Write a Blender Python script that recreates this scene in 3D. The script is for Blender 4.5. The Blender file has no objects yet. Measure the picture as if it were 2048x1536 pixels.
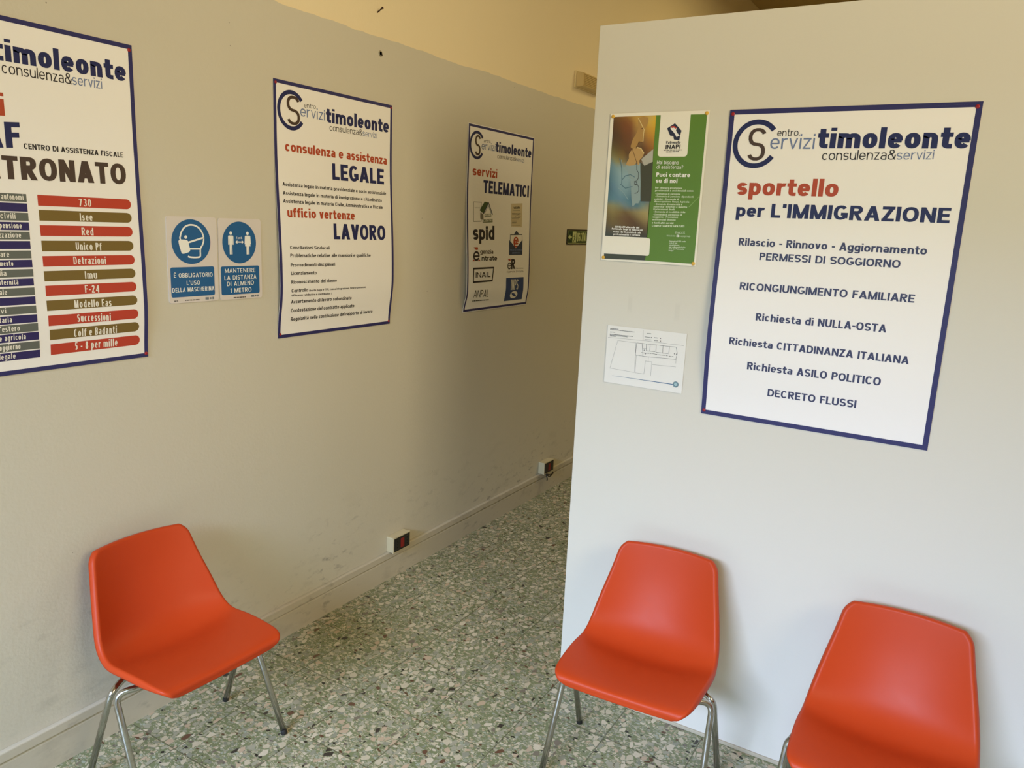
import bpy, bmesh, math, random
from mathutils import Vector, Matrix, noise
random.seed(7)
SC = bpy.context.scene
COL = SC.collection
PI = math.pi

# ------------------------------------------------------------------ camera
F_PX, TILT, ROLL, YAW = 1539.86, 0.2069550, 0.0449133, -0.5352775
CAM = Vector((2.40316, 0.0, 1.83349))
fw = Vector((math.sin(YAW)*math.cos(TILT), math.cos(YAW)*math.cos(TILT), -math.sin(TILT)))
r0 = Vector((math.cos(YAW), -math.sin(YAW), 0)); u0 = r0.cross(fw)
rt = math.cos(ROLL)*r0 + math.sin(ROLL)*u0; up = -math.sin(ROLL)*r0 + math.cos(ROLL)*u0
cd = bpy.data.cameras.new('camera'); cam = bpy.data.objects.new('camera', cd); COL.objects.link(cam)
cd.sensor_fit = 'HORIZONTAL'; cd.sensor_width = 36.0; cd.lens = F_PX/2048*36.0
cd.clip_start = 0.05; cd.clip_end = 100
M = Matrix((rt, up, -fw)).transposed().to_4x4(); M.translation = CAM
cam.matrix_world = M
SC.camera = cam

# ------------------------------------------------------------------ world, lights, exposure
def lin(c):
    c = c/255.0
    return c/12.92 if c <= 0.04045 else ((c+0.055)/1.055)**2.4
def rgb(r, g, b): return (lin(r), lin(g), lin(b), 1.0)

W_ = bpy.data.worlds.new('world'); SC.world = W_; W_.use_nodes = True
bgn = W_.node_tree.nodes['Background']
bgn.inputs[0].default_value = (0.80, 0.90, 1.0, 1); bgn.inputs[1].default_value = 0.25
def area(name, loc, target, sx, sy, power, color, spread=180):
    l = bpy.data.lights.new(name, 'AREA'); l.shape = 'RECTANGLE'; l.size = sx; l.size_y = sy
    l.energy = power; l.color = color; l.spread = math.radians(spread)
    o = bpy.data.objects.new(name, l); COL.objects.link(o)
    o.location = loc
    o.rotation_euler = (Vector(target)-Vector(loc)).to_track_quat('-Z', 'Y').to_euler()
    return o
# daylight falling through the open shop front behind the camera: two stretches of the sky over the street
area('sky_daylight', (1.9, -5.2, 4.6), (1.6, 2.2, 0.6), 5.0, 3.4, 880, (0.574, 0.897, 1.0))
area('sky_left_stretch', (0.8, -5.2, 4.9), (1.6, 2.2, 0.6), 4.0, 3.4, 2180, (0.575, 0.639, 1.0))
# added warm fill for the left wall, shining through an opening made for it
area('added_warm_fill', (5.0, 0.3, 3.05), (0, 2.7, 2.5), 1.8, 1.3, 38, (1.0, 0.83, 0.53), 90)
# ceiling tube over the chairs and a warm lamp over the rooms behind the partition
area('ceiling_tube', (1.5, 1.1, 4.08), (1.5, 1.1, 0), 2.0, 0.12, 4, (1.0, 0.90, 0.72))
area('back_room_lamp', (2.2, 6.5, 3.95), (2.2, 6.5, 0), 1.5, 0.2, 56, (1.0, 0.80, 0.394))

SC.view_settings.view_transform = 'Standard'; SC.view_settings.look = 'None'
SC.view_settings.exposure = 0.0; SC.view_settings.gamma = 1.0; SC.view_settings.use_curve_mapping = False
SC.cycles.max_bounces = 10; SC.cycles.diffuse_bounces = 6
SC.cycles.use_denoising = True
SC.cycles.sample_clamp_indirect = 6.0

# printed matter measured on the sheets, in metres (u right, v down)
LAY = {'S': {'p2': [(0.0659, 0.159), (0.1343, 0.0493)], 'p3': [(0.0683, 0.1582), (0.1215, 0.0528)], 'p4': [(0.0676, 0.1568), (0.1232, 0.0577)]},
 'bars': [(0.3712, 0.6641, 0.4926, 0.0313, ('730', 0.4927, 0.505, 0.5314, 0.5047, 0.0227)), (0.371, 0.6629, 0.5356, 0.0311, ('Isee', 0.4919, 0.5481, 0.5316, 0.548, 0.0228)),
          (0.3704, 0.6627, 0.5798, 0.0313, ('Red', 0.4936, 0.592, 0.5308, 0.5925, 0.023)), (0.3703, 0.662, 0.625, 0.0312, ('Unico Pf', 0.4714, 0.6372, 0.5531, 0.6387, 0.0231)),
          (0.3696, 0.6629, 0.6701, 0.031, ('Detrazioni', 0.4605, 0.6808, 0.5641, 0.6818, 0.0233)), (0.3695, 0.6626, 0.7141, 0.0304, ('Imu', 0.4927, 0.7259, 0.5314, 0.7265, 0.0234)),
          (0.3702, 0.6634, 0.7579, 0.0311, ('F-24', 0.4894, 0.7692, 0.5348, 0.7708, 0.0236)), (0.3698, 0.6635, 0.8025, 0.0309, ('Modello Eas', 0.4529, 0.8139, 0.5726, 0.8169, 0.0237)),
          (0.3716, 0.6651, 0.8485, 0.0318, ('Successioni', 0.4589, 0.8589, 0.5682, 0.863, 0.0241)), (0.3739, 0.6673, 0.8921, 0.0316, ('Colf e Badanti', 0.4475, 0.9057, 0.5879, 0.9066, 0.0245)),
          (0.3753, 0.6701, 0.9381, 0.0331, ('5 - 8 per mille', 0.4497, 0.9476, 0.59, 0.95, 0.0247))],
 'glasses': {'g1': [(0.1108, 0.1608), (0.1124, 0.1888), (0.1193, 0.1968), (0.1208, 0.2149), (0.115, 0.225), (0.1073, 0.2261)],
             'g2': [(0.1081, 0.2281), (0.1157, 0.229), (0.1162, 0.2351), (0.1088, 0.2362)],
             'g3': [(0.1088, 0.2372), (0.1181, 0.2361), (0.1244, 0.2451), (0.1254, 0.2572), (0.1204, 0.2643), (0.1117, 0.2665)]},
 'green': [('semi', 'ink', ('Patronato', 0.2108, 0.1031, 0.2609, 0.103, 0.009)), ('bold', 'ink', ('INAPI', 0.21, 0.1198, 0.2616, 0.1189, 0.0131)), ('thin', 'ink', ('#', 0.2039, 0.1246, 0.2666, 0.1244, 0.0035)),
           ('thin', 'ink', ('#', 0.2128, 0.1302, 0.257, 0.1295, 0.0035)), ('light', 'white', ('Hai bisogno', 0.1837, 0.1686, 0.2607, 0.1696, 0.0119)), ('light', 'white', ('di assistenza?', 0.1836, 0.1841, 0.277, 0.1845, 0.0119)),
           ('bold', 'white', ('Puoi contare', 0.1847, 0.2103, 0.3035, 0.2106, 0.014)), ('bold', 'white', ('su di noi', 0.1852, 0.2301, 0.2614, 0.2302, 0.0141)),
           ('semi', 'palegreen', ('Per ottenere prestazioni', 0.1846, 0.2499, 0.2796, 0.2498, 0.0062)), ('semi', 'palegreen', ('previdenziali e assistenziali come:', 0.1848, 0.2587, 0.3204, 0.2575, 0.0062)),
           ('semi', 'palegreen', ('- Domanda di pensione', 0.1863, 0.2691, 0.276, 0.2686, 0.0058)), ('semi', 'palegreen', ('- Domanda di pensione dipendenti', 0.187, 0.2778, 0.3213, 0.2767, 0.0058)),
           ('semi', 'palegreen', ('pubblici - Domanda di', 0.1844, 0.2867, 0.2713, 0.2856, 0.0058)), ('semi', 'palegreen', ('disoccupazione Naspi, Agricola', 0.1845, 0.295, 0.3083, 0.2937, 0.0058)),
           ('semi', 'palegreen', ('- Domanda di maternità e', 0.1863, 0.3037, 0.2855, 0.3025, 0.0058)), ('semi', 'palegreen', ('paternità - Infortuni e Malattie', 0.1846, 0.3122, 0.303, 0.3107, 0.0058)),
           ('semi', 'palegreen', ('Professionali (Inail)', 0.1843, 0.3209, 0.2599, 0.3196, 0.0059)), ('semi', 'palegreen', ('- Domanda di invalidità civile', 0.1845, 0.3293, 0.2984, 0.3275, 0.0059)),
           ('semi', 'palegreen', ('- Domanda di permesso di', 0.1848, 0.3382, 0.2876, 0.3366, 0.0059)), ('semi', 'palegreen', ('soggiorno - Prestazioni', 0.184, 0.347, 0.2738, 0.3448, 0.0059)),
           ('semi', 'palegreen', ('assistenziali (Bonus)', 0.1837, 0.3554, 0.2663, 0.3542, 0.0059)), ('bold', 'palegreen', ('e tanti altri servizi', 0.1832, 0.3666, 0.2601, 0.3651, 0.0063)),
           ('bold', 'palegreen', ('COMPLETAMENTE GRATUITI', 0.1837, 0.3769, 0.2989, 0.3741, 0.0063)), ('light', 'palegreen', ('inapi.it', 0.2694, 0.3965, 0.3034, 0.3961, 0.0085)),
           ('thin', 'palegreen', ('SEGUICI SU', 0.2398, 0.4069, 0.2704, 0.4069, 0.0047)), ('thin', 'palegreen', ('inapigroup', 0.2844, 0.407, 0.3226, 0.4059, 0.0057)),
           ('semi', 'palegreen', ('Inquadra il QR code', 0.2518, 0.4251, 0.3086, 0.4233, 0.0047)), ('semi', 'palegreen', ('con il tuo', 0.2516, 0.4313, 0.279, 0.4302, 0.0047)),
           ('semi', 'palegreen', ('smartphone', 0.2514, 0.4382, 0.2872, 0.437, 0.0047)), ('semi', 'palegreen', ('per collegarti al sito', 0.2512, 0.4447, 0.3093, 0.443, 0.0047)),
           ('semi', 'palegreen', ('web del Patronato', 0.2514, 0.4509, 0.3046, 0.4494, 0.0047)), ('semi', 'palegreen', ('Inapi', 0.2515, 0.4563, 0.268, 0.4561, 0.0047)),
           ('bold', 'white', ('RIVOLGITI alla sede del', 0.0474, 0.3858, 0.1377, 0.3849, 0.0064)), ('bold', 'white', ('Patronato Inapi di fiducia più', 0.0347, 0.3926, 0.1516, 0.3931, 0.0064)),
           ('bold', 'white', ('vicina che ti assisterà con', 0.0406, 0.403, 0.144, 0.4021, 0.0064)), ('bold', 'white', ('professionalità e cortesia', 0.0419, 0.4115, 0.1426, 0.4109, 0.0064))],
 'greeng': {'dia': [(0.2097, 0.0534), (0.2356, 0.0376), (0.2608, 0.062), (0.2589, 0.0695), (0.2555, 0.0927), (0.2366, 0.0897), (0.2337, 0.0786), (0.2223, 0.0767)],
            'fb': [(0.2743, 0.4003), (0.2827, 0.4002), (0.283, 0.4077), (0.2746, 0.4078)],
            'green': [(0.1673, 0.01), (0.3423, 0.0119), (0.3433, 0.4941), (0.1669, 0.4933)],
            'ital': [(0.2217, 0.0492), (0.2326, 0.0461), (0.2426, 0.0531), (0.2415, 0.0616), (0.2479, 0.0703), (0.2559, 0.0773), (0.2505, 0.0789), (0.2453, 0.0823), (0.2387, 0.0719), (0.2305, 0.0631), (0.2223, 0.0561)],
            'italr': [(0.2227, 0.0475), (0.2338, 0.0461), (0.2425, 0.0521), (0.2398, 0.0554), (0.2331, 0.0512), (0.2258, 0.0527)],
            'photo': [(0.0124, 0.0115), (0.1673, 0.01), (0.1691, 0.415), (0.0103, 0.4161)],
            'streak': [(0.307, 0.3075), (0.3372, 0.2753), (0.3387, 0.2718), (0.34, 0.2738), (0.3107, 0.3074)],
            'strip': [(0.0107, 0.4783), (0.1703, 0.4764), (0.1669, 0.4933), (0.0121, 0.4965)],
            'tab': [(0.1832, 0.0095), (0.2865, 0.0112), (0.2881, 0.1451), (0.184, 0.1447)],
            'wbox': [(0.0061, 0.4167), (0.1818, 0.4162), (0.1822, 0.4768), (0.0106, 0.4767)]},
 'icons': {'catbox': [(0.1631, 0.493), (0.2613, 0.4873), (0.2614, 0.5062), (0.163, 0.5097)],
           'edot': [(0.0674, 0.644), (0.1079, 0.6433), (0.1118, 0.6575), (0.0897, 0.6591)],
           'edot2': [(0.4308, 0.7144), (0.4608, 0.714), (0.4629, 0.7235), (0.4461, 0.7251)],
           'envbody': [(0.4446, 0.6034), (0.5218, 0.6523), (0.6, 0.601), (0.6009, 0.6916), (0.4442, 0.6905)],
           'envflap': [(0.4965, 0.5725), (0.5263, 0.5476), (0.5603, 0.571)],
           'envlet': [(0.4563, 0.5743), (0.5933, 0.5711), (0.5963, 0.6068), (0.5218, 0.6523), (0.4549, 0.6072)],
           'er2': [(0.4283, 0.7532), (0.4716, 0.7533), (0.4482, 0.7337), (0.4498, 0.7746)],
           'ering': [(0.0627, 0.6913), (0.1255, 0.6913), (0.0929, 0.6653), (0.0925, 0.7182)],
           'gable': [(0.1672, 0.4612), (0.2175, 0.4007), (0.2593, 0.4628)],
           'gablein': [(0.1803, 0.4582), (0.2163, 0.4163), (0.2465, 0.4596)],
           'housewall': [(0.1361, 0.4565), (0.1655, 0.4643), (0.1688, 0.4973), (0.1361, 0.4893)],
           'inail': [(0.0667, 0.7597), (0.2737, 0.7599), (0.2616, 0.8329), (0.0662, 0.8338)],
           'inps': [(0.4168, 0.8241), (0.6232, 0.826), (0.6311, 0.9629), (0.4201, 0.9621)],
           'mapsheet': [(0.0699, 0.4028), (0.1459, 0.4017), (0.1466, 0.5031), (0.07, 0.5062)],
           'ovalc': [(0.4775, 0.9261), (0.5637, 0.9295), (0.5117, 0.9067), (0.5287, 0.9505)],
           'roof': [(0.1287, 0.4446), (0.1784, 0.3967), (0.2175, 0.4007), (0.1672, 0.4612)],
           'visbox': [(0.1795, 0.4626), (0.2465, 0.4587), (0.2467, 0.4765), (0.1796, 0.4793)],
           'vissheet': [(0.4625, 0.3961), (0.5917, 0.3878), (0.5901, 0.5275), (0.4667, 0.5264)]},
 'm1': [('semi', 'white', ('È OBBLIGATORIO', 0.0205, 0.21, 0.1796, 0.2117, 0.0152)), ('semi', 'white', ('L’USO', 0.0703, 0.2372, 0.1248, 0.2384, 0.0153)), ('semi', 'white', ('DELLA MASCHERINA', 0.0119, 0.2612, 0.1846, 0.2614, 0.0153)),
        ('thin', 'ink', ('#', 0.0174, 0.2927, 0.0316, 0.2929, 0.0032)), ('thin', 'ink', ('#', 0.0617, 0.2932, 0.1204, 0.2938, 0.0037))],
 'm1g': {'box': [(0.0089, 0.1738), (0.1873, 0.1755), (0.188, 0.2802), (0.0072, 0.2784)],
         'circ': [(0.0173, 0.0861), (0.1758, 0.0857), (0.0981, 0.0086), (0.0906, 0.1644)],
         'eye': [(0.0741, 0.0702)],
         'head': [(0.0528, 0.0804), (0.0527, 0.067), (0.0582, 0.0514), (0.0705, 0.0367), (0.0852, 0.0297), (0.0985, 0.0279), (0.1143, 0.0303), (0.1286, 0.038), (0.1402, 0.0515), (0.1468, 0.0686), (0.1463, 0.0847), (0.1408, 0.0985), (0.132, 0.1122),
                  (0.1309, 0.1353), (0.1253, 0.1403), (0.1064, 0.1414), (0.0878, 0.1397), (0.0801, 0.1357), (0.0787, 0.1255)],
         'mask': [(0.0464, 0.0804), (0.0749, 0.0799), (0.0837, 0.0871), (0.0858, 0.0984), (0.0897, 0.112), (0.0874, 0.1199), (0.078, 0.1244), (0.0574, 0.1275), (0.0511, 0.114), (0.0461, 0.0961)],
         'strap1': [(0.0823, 0.0893), (0.1461, 0.072)],
         'strap2': [(0.0879, 0.1108), (0.132, 0.1111)],
         'tag': [(0.1461, 0.2855), (0.1826, 0.2864), (0.1823, 0.2943), (0.1458, 0.2937)]},
 'm2': [('semi', 'white', ('MANTENERE', 0.0235, 0.1992, 0.165, 0.2002, 0.0157)), ('semi', 'white', ('LA DISTANZA', 0.0201, 0.2253, 0.1689, 0.2255, 0.0162)), ('semi', 'white', ('DI ALMENO', 0.0309, 0.2487, 0.1562, 0.2483, 0.0162)),
        ('semi', 'white', ('1 METRO', 0.0447, 0.2738, 0.1438, 0.2741, 0.0163)), ('semi', 'white', ('1 mt.', 0.0797, 0.0754, 0.1067, 0.0748, 0.0091)), ('thin', 'ink', ('#', 0.0594, 0.2947, 0.116, 0.2951, 0.004))],
 'm2g': {'arr': [(0.0748, 0.0862), (0.0845, 0.0804), (0.0844, 0.0847), (0.1039, 0.0847), (0.1041, 0.0804), (0.1129, 0.0861), (0.1037, 0.092), (0.1038, 0.0879), (0.0843, 0.0879), (0.0841, 0.092)],
         'box': [(0.0056, 0.1753), (0.1831, 0.1757), (0.1848, 0.2826), (0.0063, 0.2802)],
         'circ': [(0.0163, 0.0882), (0.1716, 0.088), (0.0945, 0.0108), (0.089, 0.1657)],
         'man': [(0.0434, 0.0625), (0.065, 0.0623), (0.0661, 0.0977), (0.0619, 0.0977), (0.0598, 0.1313), (0.0486, 0.1316), (0.0484, 0.0977), (0.042, 0.0965)],
         'man_head': [(0.0545, 0.0536)],
         'tag': [(0.1433, 0.2879), (0.1782, 0.2873), (0.178, 0.2949), (0.1431, 0.2954)],
         'wom_head': [(0.1314, 0.054)],
         'woman': [(0.1229, 0.0626), (0.1403, 0.0624), (0.1449, 0.093), (0.1405, 0.0942), (0.1415, 0.104), (0.1374, 0.1322), (0.1266, 0.1326), (0.126, 0.1051), (0.1215, 0.1027), (0.1234, 0.0929), (0.1188, 0.0929)]},
 'p1': [('heavy', 'navy', ('timoleonte', 0.2828, 0.1192, 0.6754, 0.113, 0.059)), ('light', 'slate', ('ervizi', 0.1524, 0.1204, 0.2753, 0.1186, 0.039)), ('thin', 'ink', ('entro.', 0.1742, 0.0784, 0.2295, 0.0764, 0.0177)),
        ('thin', 'ink', ('consulenza&', 0.3056, 0.1515, 0.5, 0.1496, 0.0301)), ('thin', 'slate', ('servizi', 0.5015, 0.1501, 0.594, 0.1475, 0.0302)), ('bold', 'red', ('i', 0.2858, 0.2664, 0.3035, 0.2655, 0.0612)),
        ('bold', 'navy', ('CAF', 0.1744, 0.3627, 0.34, 0.3481, 0.0698)), ('semi', 'ink', ('CENTRO DI ASSISTENZA FISCALE', 0.3463, 0.3496, 0.6495, 0.3467, 0.0153)), ('bold', 'brown', ('PATRONATO', 0.1759, 0.4398, 0.654, 0.4305, 0.0641))],
 'p2': [('heavy', 'navy', ('timoleonte', 0.2777, 0.1254, 0.6754, 0.1219, 0.0565)), ('light', 'slate', ('ervizi', 0.1365, 0.1201, 0.271, 0.1202, 0.0415)), ('thin', 'ink', ('entro.', 0.157, 0.0845, 0.2251, 0.0819, 0.0182)),
        ('thin', 'ink', ('consulenza&', 0.2985, 0.1558, 0.4978, 0.154, 0.0253)), ('thin', 'slate', ('servizi', 0.5002, 0.1545, 0.5951, 0.1555, 0.0255)), ('bold', 'red', ('consulenza e assistenza', 0.0539, 0.2616, 0.663, 0.2635, 0.0379)),
        ('bold', 'navy', ('LEGALE', 0.3111, 0.353, 0.6421, 0.3524, 0.0668)), ('semi', 'ink', ('Assistenza legale in materia previdenziale e socio assistenziale', 0.0337, 0.3953, 0.6545, 0.3994, 0.0143)),
        ('semi', 'ink', ('Assistenza legale in materia di immigrazione e cittadinanza', 0.0332, 0.4295, 0.6231, 0.4314, 0.0143)),
        ('semi', 'ink', ('Assistenza legale in materia Civile, Amministrativa e Fiscale', 0.0329, 0.4599, 0.628, 0.4626, 0.0144)), ('bold', 'red', ('ufficio vertenze', 0.0509, 0.5156, 0.4401, 0.5168, 0.0378)),
        ('bold', 'navy', ('LAVORO', 0.3056, 0.6007, 0.6412, 0.6035, 0.0659)), ('semi', 'ink', ('Conciliazioni Sindacali', 0.0562, 0.6413, 0.2771, 0.6435, 0.0138)),
        ('semi', 'ink', ('Problematiche relative alle mansioni e qualifiche', 0.0561, 0.6731, 0.5363, 0.6782, 0.0143)), ('semi', 'ink', ('Provvedimenti disciplinari', 0.0564, 0.7111, 0.3081, 0.713, 0.014)),
        ('semi', 'ink', ('Licenziamento', 0.0578, 0.744, 0.1987, 0.7457, 0.0139)), ('semi', 'ink', ('Riconoscimento del danno', 0.0569, 0.7793, 0.3175, 0.7822, 0.0142)), ('semi', 'ink', ('Controllo', 0.0589, 0.8146, 0.1495, 0.8148, 0.014)),
        ('semi', 'ink', ('(buste paga e TFR, cassa integrazione, ferie e permessi,', 0.1559, 0.8151, 0.5055, 0.818, 0.0083)), ('semi', 'ink', ('differenze retributive e contributive )', 0.0598, 0.8309, 0.2887, 0.8352, 0.0088)),
        ('semi', 'ink', ('Accertamento di lavoro subordinato', 0.0598, 0.8604, 0.4162, 0.8649, 0.0148)), ('semi', 'ink', ('Contestazione del contratto applicato', 0.0623, 0.8967, 0.439, 0.9017, 0.015)),
        ('semi', 'ink', ('Regolarità nella costituzione del rapporto di lavoro', 0.0662, 0.9337, 0.5666, 0.9375, 0.0152))],
 'p3': [('heavy', 'navy', ('timoleonte', 0.2737, 0.1223, 0.6714, 0.1196, 0.0554)), ('light', 'slate', ('ervizi', 0.1311, 0.1225, 0.2687, 0.1193, 0.0391)), ('thin', 'ink', ('entro.', 0.1524, 0.0858, 0.2206, 0.0814, 0.0162)),
        ('thin', 'ink', ('consulenza&', 0.2931, 0.1555, 0.4948, 0.1519, 0.0234)), ('thin', 'slate', ('servizi', 0.4964, 0.1525, 0.5903, 0.154, 0.0226)), ('bold', 'red', ('servizi', 0.0529, 0.2637, 0.2991, 0.2629, 0.048)),
        ('bold', 'navy', ('TELEMATICI', 0.1616, 0.3494, 0.6628, 0.3499, 0.068)), ('semi', 'ink', ('VISURA', 0.4897, 0.4239, 0.5648, 0.4201, 0.0122)), ('bold', 'ink', ('spıd', 0.0625, 0.6043, 0.2811, 0.6036, 0.078)),
        ('semi', 'brown', ('genzia', 0.1321, 0.6798, 0.2681, 0.6814, 0.0252)), ('bold', 'ink', ('ntrate', 0.147, 0.7175, 0.3108, 0.7197, 0.0263)), ('thin', 'ink', ('Riscossione', 0.5233, 0.7739, 0.6168, 0.7755, 0.0078)),
        ('thin', 'ink', ('Agenzia Entrate', 0.4179, 0.7927, 0.618, 0.7952, 0.0107)), ('bold', 'ink', ('R', 0.4706, 0.7743, 0.5165, 0.7737, 0.0599)), ('bold', 'ink', ('INAIL', 0.0882, 0.8097, 0.2422, 0.8118, 0.029)),
        ('thin', 'ink', ('ANPAL', 0.0769, 0.9199, 0.2342, 0.9239, 0.0412)), ('thin', 'ink', ('#', 0.076, 0.9421, 0.248, 0.9457, 0.0068)), ('thin', 'paper', ('INPS', 0.4758, 0.8979, 0.5605, 0.8999, 0.0637)),
        ('semi', 'slate', ('POSTA ELETTRONICA', 0.453, 0.6665, 0.5941, 0.6667, 0.0096)), ('semi', 'slate', ('CERTIFICATA', 0.4769, 0.6838, 0.5682, 0.6839, 0.0096)), ('semi', 'red', ('@', 0.4929, 0.6364, 0.5503, 0.6356, 0.0533)),
        ('bold', 'paper', ('VISURE', 0.1821, 0.4775, 0.2441, 0.4739, 0.0133)), ('bold', 'paper', ('CATASTALI', 0.1655, 0.507, 0.2579, 0.5022, 0.0133))],
 'p4': [('heavy', 'navy', ('timoleonte', 0.2771, 0.1205, 0.6823, 0.125, 0.0593)), ('light', 'slate', ('ervizi', 0.1368, 0.1213, 0.2691, 0.1225, 0.0442)), ('thin', 'ink', ('entro.', 0.1552, 0.0841, 0.223, 0.084, 0.0219)),
        ('thin', 'ink', ('consulenza&', 0.2956, 0.1555, 0.4989, 0.1547, 0.0284)), ('thin', 'slate', ('servizi', 0.5012, 0.1547, 0.597, 0.1541, 0.0267)), ('bold', 'red', ('sportello', 0.0471, 0.2634, 0.3542, 0.263, 0.0524)),
        ('bold', 'navy', ('per', 0.0523, 0.3318, 0.1413, 0.3315, 0.0408)), ('bold', 'navy', ('L’IMMIGRAZIONE', 0.1626, 0.3316, 0.6616, 0.3301, 0.0427)),
        ('semi', 'navygrey', ('Rilascio - Rinnovo - Aggiornamento', 0.0714, 0.4234, 0.6166, 0.4215, 0.0239)), ('semi', 'navygrey', ('PERMESSI DI SOGGIORNO', 0.1426, 0.466, 0.5524, 0.4642, 0.0231)),
        ('semi', 'navygrey', ('RICONGIUNGIMENTO FAMILIARE', 0.0908, 0.5649, 0.6035, 0.5622, 0.0239)), ('semi', 'navygrey', ('Richiesta di NULLA-OSTA', 0.1533, 0.6602, 0.5402, 0.6582, 0.0242)),
        ('semi', 'navygrey', ('Richiesta CITTADINANZA ITALIANA', 0.0762, 0.7472, 0.6136, 0.7459, 0.0237)), ('semi', 'navygrey', ('Richiesta ASILO POLITICO', 0.1425, 0.8241, 0.5461, 0.8215, 0.025)),
        ('semi', 'navygrey', ('DECRETO FLUSSI', 0.2162, 0.9047, 0.486, 0.9019, 0.0245))],
 'photo': {'blurman': [(0.1256, 0.062), (0.1375, 0.0485), (0.1667, 0.0124), (0.1685, 0.1195), (0.1556, 0.1332), (0.1413, 0.144), (0.1272, 0.133), (0.1304, 0.1192)],
           'collar': [(0.1267, 0.1529), (0.1674, 0.1195), (0.1688, 0.1609), (0.1394, 0.1738)],
           'cuff': [(0.0704, 0.1719), (0.0995, 0.1728), (0.1212, 0.1668), (0.1246, 0.1808), (0.1336, 0.2886), (0.1158, 0.289), (0.1032, 0.2171), (0.0709, 0.2072)],
           'face': [(0.1045, 0.0184), (0.1391, 0.0164), (0.1389, 0.0388), (0.1284, 0.0561), (0.1272, 0.0679), (0.1272, 0.0935), (0.1242, 0.0974), (0.1131, 0.0952), (0.1093, 0.1031), (0.1054, 0.109), (0.1038, 0.1169), (0.0883, 0.1168),
                    (0.0832, 0.1088), (0.0901, 0.085), (0.098, 0.0733), (0.1069, 0.0478)],
           'hair': [(0.0149, 0.0119), (0.0953, 0.0132), (0.1046, 0.0203), (0.1108, 0.042), (0.0974, 0.0654), (0.0873, 0.0771), (0.084, 0.1048), (0.0751, 0.1187), (0.0594, 0.1185), (0.0453, 0.1406), (0.027, 0.1385), (0.0144, 0.1242),
                    (0.0132, 0.0638)],
           'hand': [(0.0788, 0.1367), (0.0907, 0.1188), (0.108, 0.114), (0.1215, 0.1171), (0.1338, 0.133), (0.1284, 0.1469), (0.1193, 0.1568), (0.1204, 0.1708), (0.1149, 0.1708), (0.1098, 0.1628), (0.0995, 0.1728), (0.0704, 0.1719),
                    (0.0799, 0.1507)],
           'neck': [(0.0385, 0.1405), (0.0639, 0.1186), (0.0819, 0.1207), (0.0764, 0.1347), (0.0561, 0.1346), (0.0469, 0.1608), (0.0299, 0.1466)],
           'shirt': [(0.0157, 0.1404), (0.0279, 0.1506), (0.0406, 0.1668), (0.0469, 0.1608), (0.0563, 0.1366), (0.0764, 0.1347), (0.0703, 0.1708), (0.0995, 0.1728), (0.1091, 0.1808), (0.1032, 0.2171), (0.1158, 0.289), (0.0134, 0.2914),
                     (0.012, 0.2426)],
           'suit': [(0.1229, 0.1608), (0.1394, 0.1738), (0.1688, 0.1609), (0.1732, 0.2877), (0.1314, 0.2887)]},
 'photolow': {'shirt': [(0.0106, 0.2742), (0.113, 0.2721), (0.1085, 0.2837), (0.0963, 0.2906), (0.0884, 0.3058), (0.0842, 0.3225), (0.0585, 0.325), (0.0301, 0.3199), (0.0131, 0.3196)],
              'sleeve': [(0.0963, 0.2906), (0.1085, 0.2837), (0.1398, 0.2904), (0.1682, 0.2889), (0.1674, 0.3102), (0.131, 0.3154), (0.0879, 0.3224)],
              'tan': [(0.0135, 0.3246), (0.0301, 0.3199), (0.0586, 0.3258), (0.0997, 0.3321), (0.1521, 0.3519), (0.1638, 0.3631), (0.1644, 0.3697), (0.01, 0.3791)],
              'tan2': [(0.0879, 0.3224), (0.131, 0.3154), (0.1673, 0.3094), (0.168, 0.3596), (0.152, 0.3503), (0.1146, 0.3366), (0.0845, 0.3259)]},
 'plan_bar': [(0.0311, 0.1829), (0.2616, 0.1814), (0.2619, 0.1843), (0.0312, 0.1835)],
 'plan_dots': [(0.1693, 0.0272), (0.2036, 0.0264), (0.204, 0.0357), (0.2583, 0.0744), (0.2658, 0.0743), (0.1465, 0.0751), (0.152, 0.0878)],
 'plan_lines': [[(0.043, 0.0524), (0.1134, 0.0527), (0.1166, 0.1601), (0.0198, 0.1571), (0.043, 0.0524)], [(0.1181, 0.0967), (0.1189, 0.1609), (0.1525, 0.1605), (0.1541, 0.1134), (0.1784, 0.1134), (0.1784, 0.1643)],
                [(0.1648, 0.0961), (0.1651, 0.1119)], [(0.1803, 0.1226), (0.2678, 0.1198)], [(0.2662, 0.0904), (0.2666, 0.107)], [(0.0043, 0.045), (0.1403, 0.0411), (0.2892, 0.0422)], [(0.1372, 0.0047), (0.1392, 0.0412)]],
 'plan_route': [(0.1373, 0.0848), (0.1506, 0.0852), (0.1638, 0.0842), (0.1814, 0.0835), (0.1924, 0.0842), (0.2076, 0.0844), (0.2292, 0.0843), (0.2593, 0.0847)],
 'plan_seal': [(0.2622, 0.183), (0.2833, 0.1799), (0.2717, 0.17), (0.2738, 0.1928)],
 'plan_txt': [[(0.0099, 0.0121), (0.0432, 0.0113)], [(0.0101, 0.0153), (0.1047, 0.0152)], [(0.0109, 0.0249), (0.0305, 0.0242)], [(0.0103, 0.0325), (0.1004, 0.0313)], [(0.0105, 0.0357), (0.0793, 0.0354)], [(0.0108, 0.0389), (0.0339, 0.0389)],
              [(0.1513, 0.0142), (0.1677, 0.0138)], [(0.1447, 0.0275), (0.1644, 0.027)], [(0.1797, 0.026), (0.1938, 0.0261)], [(0.1455, 0.0373), (0.1706, 0.0354)], [(0.1806, 0.0364), (0.1947, 0.036)]],
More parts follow.
